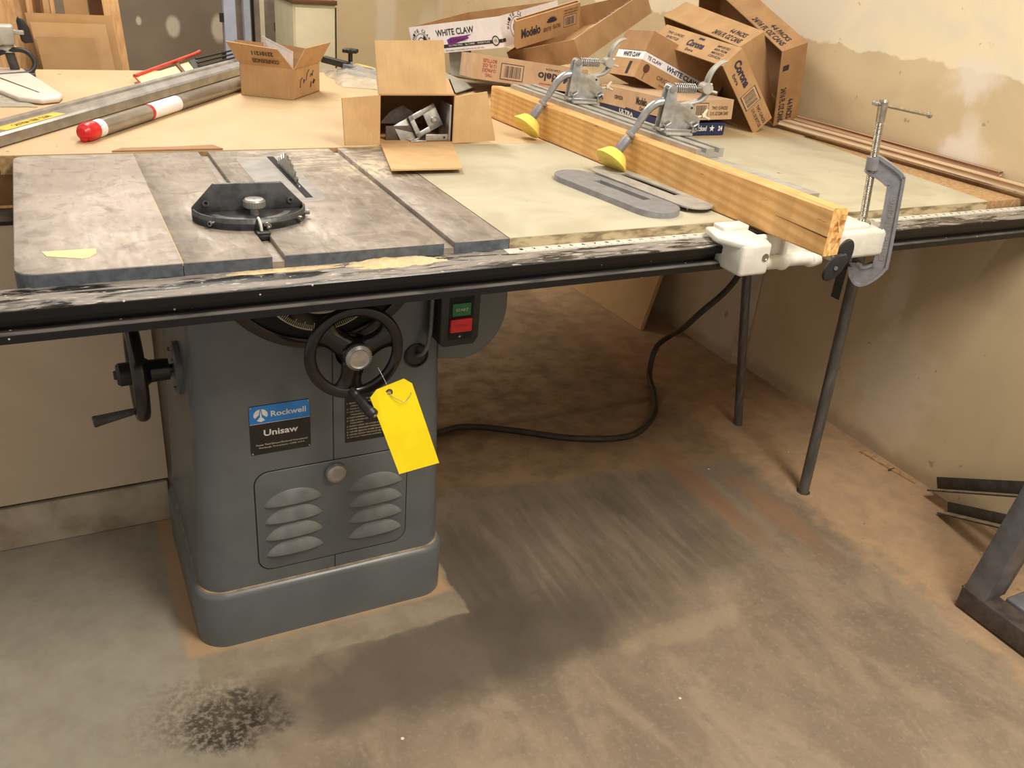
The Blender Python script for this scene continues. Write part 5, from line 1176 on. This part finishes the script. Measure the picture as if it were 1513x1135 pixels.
# steel shelving uprights, white cabinet, doors
sh = thing('shelving_rack', (34, 111, 0), 'blue grey steel rack upright standing beyond the small carton', 'rack')
mb = MB('greypaint'); mb.box((31.4, 110, 0), (33.3, 111.5, 62)); mb.build('upright', sh)
mb = MB('greypaint'); mb.box((36.2, 118, 0), (37.3, 119.5, 62)); mb.build('upright', sh)
for zz in (29.5, 35.5):
    mb = MB('blackm'); mb.box((30.8, 110.3, zz), (31.5, 111, zz+1.4)); mb.build('hook', sh)
mb = MB('greydoor'); mb.box((33.3, 122, 0), (46.5, 123, 62)); mb.use('seam')
for xx in (37.2, 38.3): mb.box((xx, 121.9, 0), (xx+.5, 122.1, 62))
mb.use('cream').box((39.8, 121.8, 0), (40.6, 122.1, 62)); mb.use('brownink').box((42.3, 121.7, 33.2), (43.1, 122.0, 34.6)); mb.use('cream').box((43.4, 121.7, 0), (44.2, 122.1, 62))
tag(mb.build('grey_locker', at=(40, 122, 0)), 'dull grey locker doors between the rack upright and the cream cabinet', 'locker')
wc = thing('cream_cabinet', (45, 106, 0), 'cream painted cabinet standing against the far wall behind the small carton', 'cabinet')
mb = MB('cream'); mb.box((41.6, 105, 0), (48.8, 118, 39.6)); mb.build('carcass', wc)
mb = MB('cream'); mb.box((41.9, 104.7, 3), (48.6, 105, 38.8), .1); mb.use('brownboard').box((41.4, 104.5, 39.4), (49.0, 118, 40.1), .05); mb.use('seam').box((48.75, 104.9, 3), (48.95, 105.2, 39)); mb.build('door', wc)
mb = MB('film'); mb.box((30.6, 96, 26), (35.5, 100, 32.6), .6, seg=3); mb.use('plastic_w').box((30.4, 96, 25), (35.6, 100, 27), .2)
tag(mb.build('storage_tub', at=(33, 98, 25)), 'clear plastic tub beyond the far edge of the bench', 'tub')
mb = MB('greydoor'); mb.box((29, 95, 0), (37, 101, 25)); tag(mb.build('low_stand', at=(33, 98, 0)), 'low grey stand carrying the clear plastic tub', 'stand')

# ------------------------------------------------------------------ things on the floor at the right
fr = thing('welded_stand', (73, -15, 0), 'welded steel angle frame standing on the floor at the lower right', 'steel frame')
mb = MB('ladder_dark'); mb.box((72.3, -60, .25), (74.5, -15.0, 2.35), .12); mb.build('base_bar', fr)
mb = MB('ladder_steel'); Xp = frame((72.35, -15.15, 2.3), (1, 0, 0), V((.0, -.115, 1)))
mb.box((0, 0, 0), (2.3, 40, 2.2), .1, X=Xp); mb.use('pipe').box((2.3, 0, .2), (3.3, 40, 2.0), X=Xp); mb.build('post', fr)
mb = MB('weld'); mb.tube([(72.3+.25*i, -15.1-.05*(i % 2), 2.35+.04*(i % 3)) for i in range(10)], .16, 6); mb.tube([(74.5, -15.2-.25*i, 2.4+.05*(i % 2)) for i in range(9)], .16, 6); mb.build('weld_bead', fr)
mb = MB('ladder_steel'); mb.box((75.5, -19.5, .1), (78.5, -17.4, 2.0), .2); mb.build('foot', fr)
def channel(a, b, w, h, label):
    a, b = V(a), V(b); X = frame(a, b-a, V((0, 0, 1)) ); mb = MB('chan'); L = (b-a).length
    mb.box((0, 0, 0), (L, h, .18), .04, X=X, seg=1); mb.box((0, 0, 0), (L, .16, w), X=X)
    mb.use('chan_dust'); mb.box((0, .15, .15), (L, .19, w), X=X)
    return tag(mb.build('steel_channel', at=a), label, 'steel channel', 'steel channels leaning by the right wall')
channel((86.1, -1.4, 1.1), (82.2, -17.5, 11.2), 1.5, 1.5, 'dark steel channel beside the right wall, upper of the two')
channel((84.6, -4.3, .25), (80.6, -16, 6.6), 1.4, 1.3, 'shorter dusty steel channel, lower of the two by the right wall')
mb = MB('osb'); mb.prism([(85.3, 9.2), (86.1, 9.3), (86.7, 1.8), (86.1, 1.6)], .01, .22); mb.use('chan').box((85.35, 4.7, .02), (86.3, 4.85, .24))
tag(mb.build('wood_sliver', at=(86, 5, 0)), 'thin dusty wood sliver on the floor at the foot of the right wall', 'wood scrap')
# plywood offcut leaning under the bench against the right wall
mb = MB('mdf_l'); mb.quad((79.6, 48.6, .05), (85.5, 50.5, 17), (85.3, 76, 24), (78.3, 68, .05), .7)
tag(mb.build('plywood_offcut', at=(81, 58, 0)), 'pale plywood offcut leaning on the wall under the back of the bench', 'plywood')

# ------------------------------------------------------------------ camera, light, look
cam = bpy.data.cameras.new('camera'); co = bpy.data.objects.new('camera', cam); COL.objects.link(co)
co.location = CAM*S; co.rotation_euler = (1.096, -0.081, -0.463)
cam.sensor_width = 36; cam.lens = 1297.554/1513*36; cam.clip_start = .02; SC.camera = co
def area(name, loc, size, power, col, tgt=None, sy=None):
    l = bpy.data.lights.new(name, 'AREA'); l.energy = power; l.color = col; l.size = size
    if sy: l.shape = 'RECTANGLE'; l.size_y = sy
    o = bpy.data.objects.new(name, l); COL.objects.link(o); o.location = V(loc)*S
    if tgt: o.rotation_euler = (V(tgt)-V(loc)).to_track_quat('-Z', 'Y').to_euler()
    return o
WARM = (1.0, .92, .80)
area('ceiling_lamp_back', (18, 66, 108), .5, 31, WARM, None, 1.3)
area('ceiling_lamp_front', (46, -52, 108), .5, 62, WARM, None, 1.3)
area('ceiling_lamp_far', (30, 122, 106), .5, 26, WARM, None, 1.3)
w = bpy.data.worlds.new('room bounce'); SC.world = w; w.use_nodes = True
w.node_tree.nodes['Background'].inputs[0].default_value = (1.0, .92, .82, 1); w.node_tree.nodes['Background'].inputs[1].default_value = .40
SC.view_settings.view_transform = 'Standard'; SC.view_settings.look = 'None'; SC.view_settings.exposure = 0.46; SC.view_settings.gamma = 1
SC.view_settings.use_curve_mapping = False
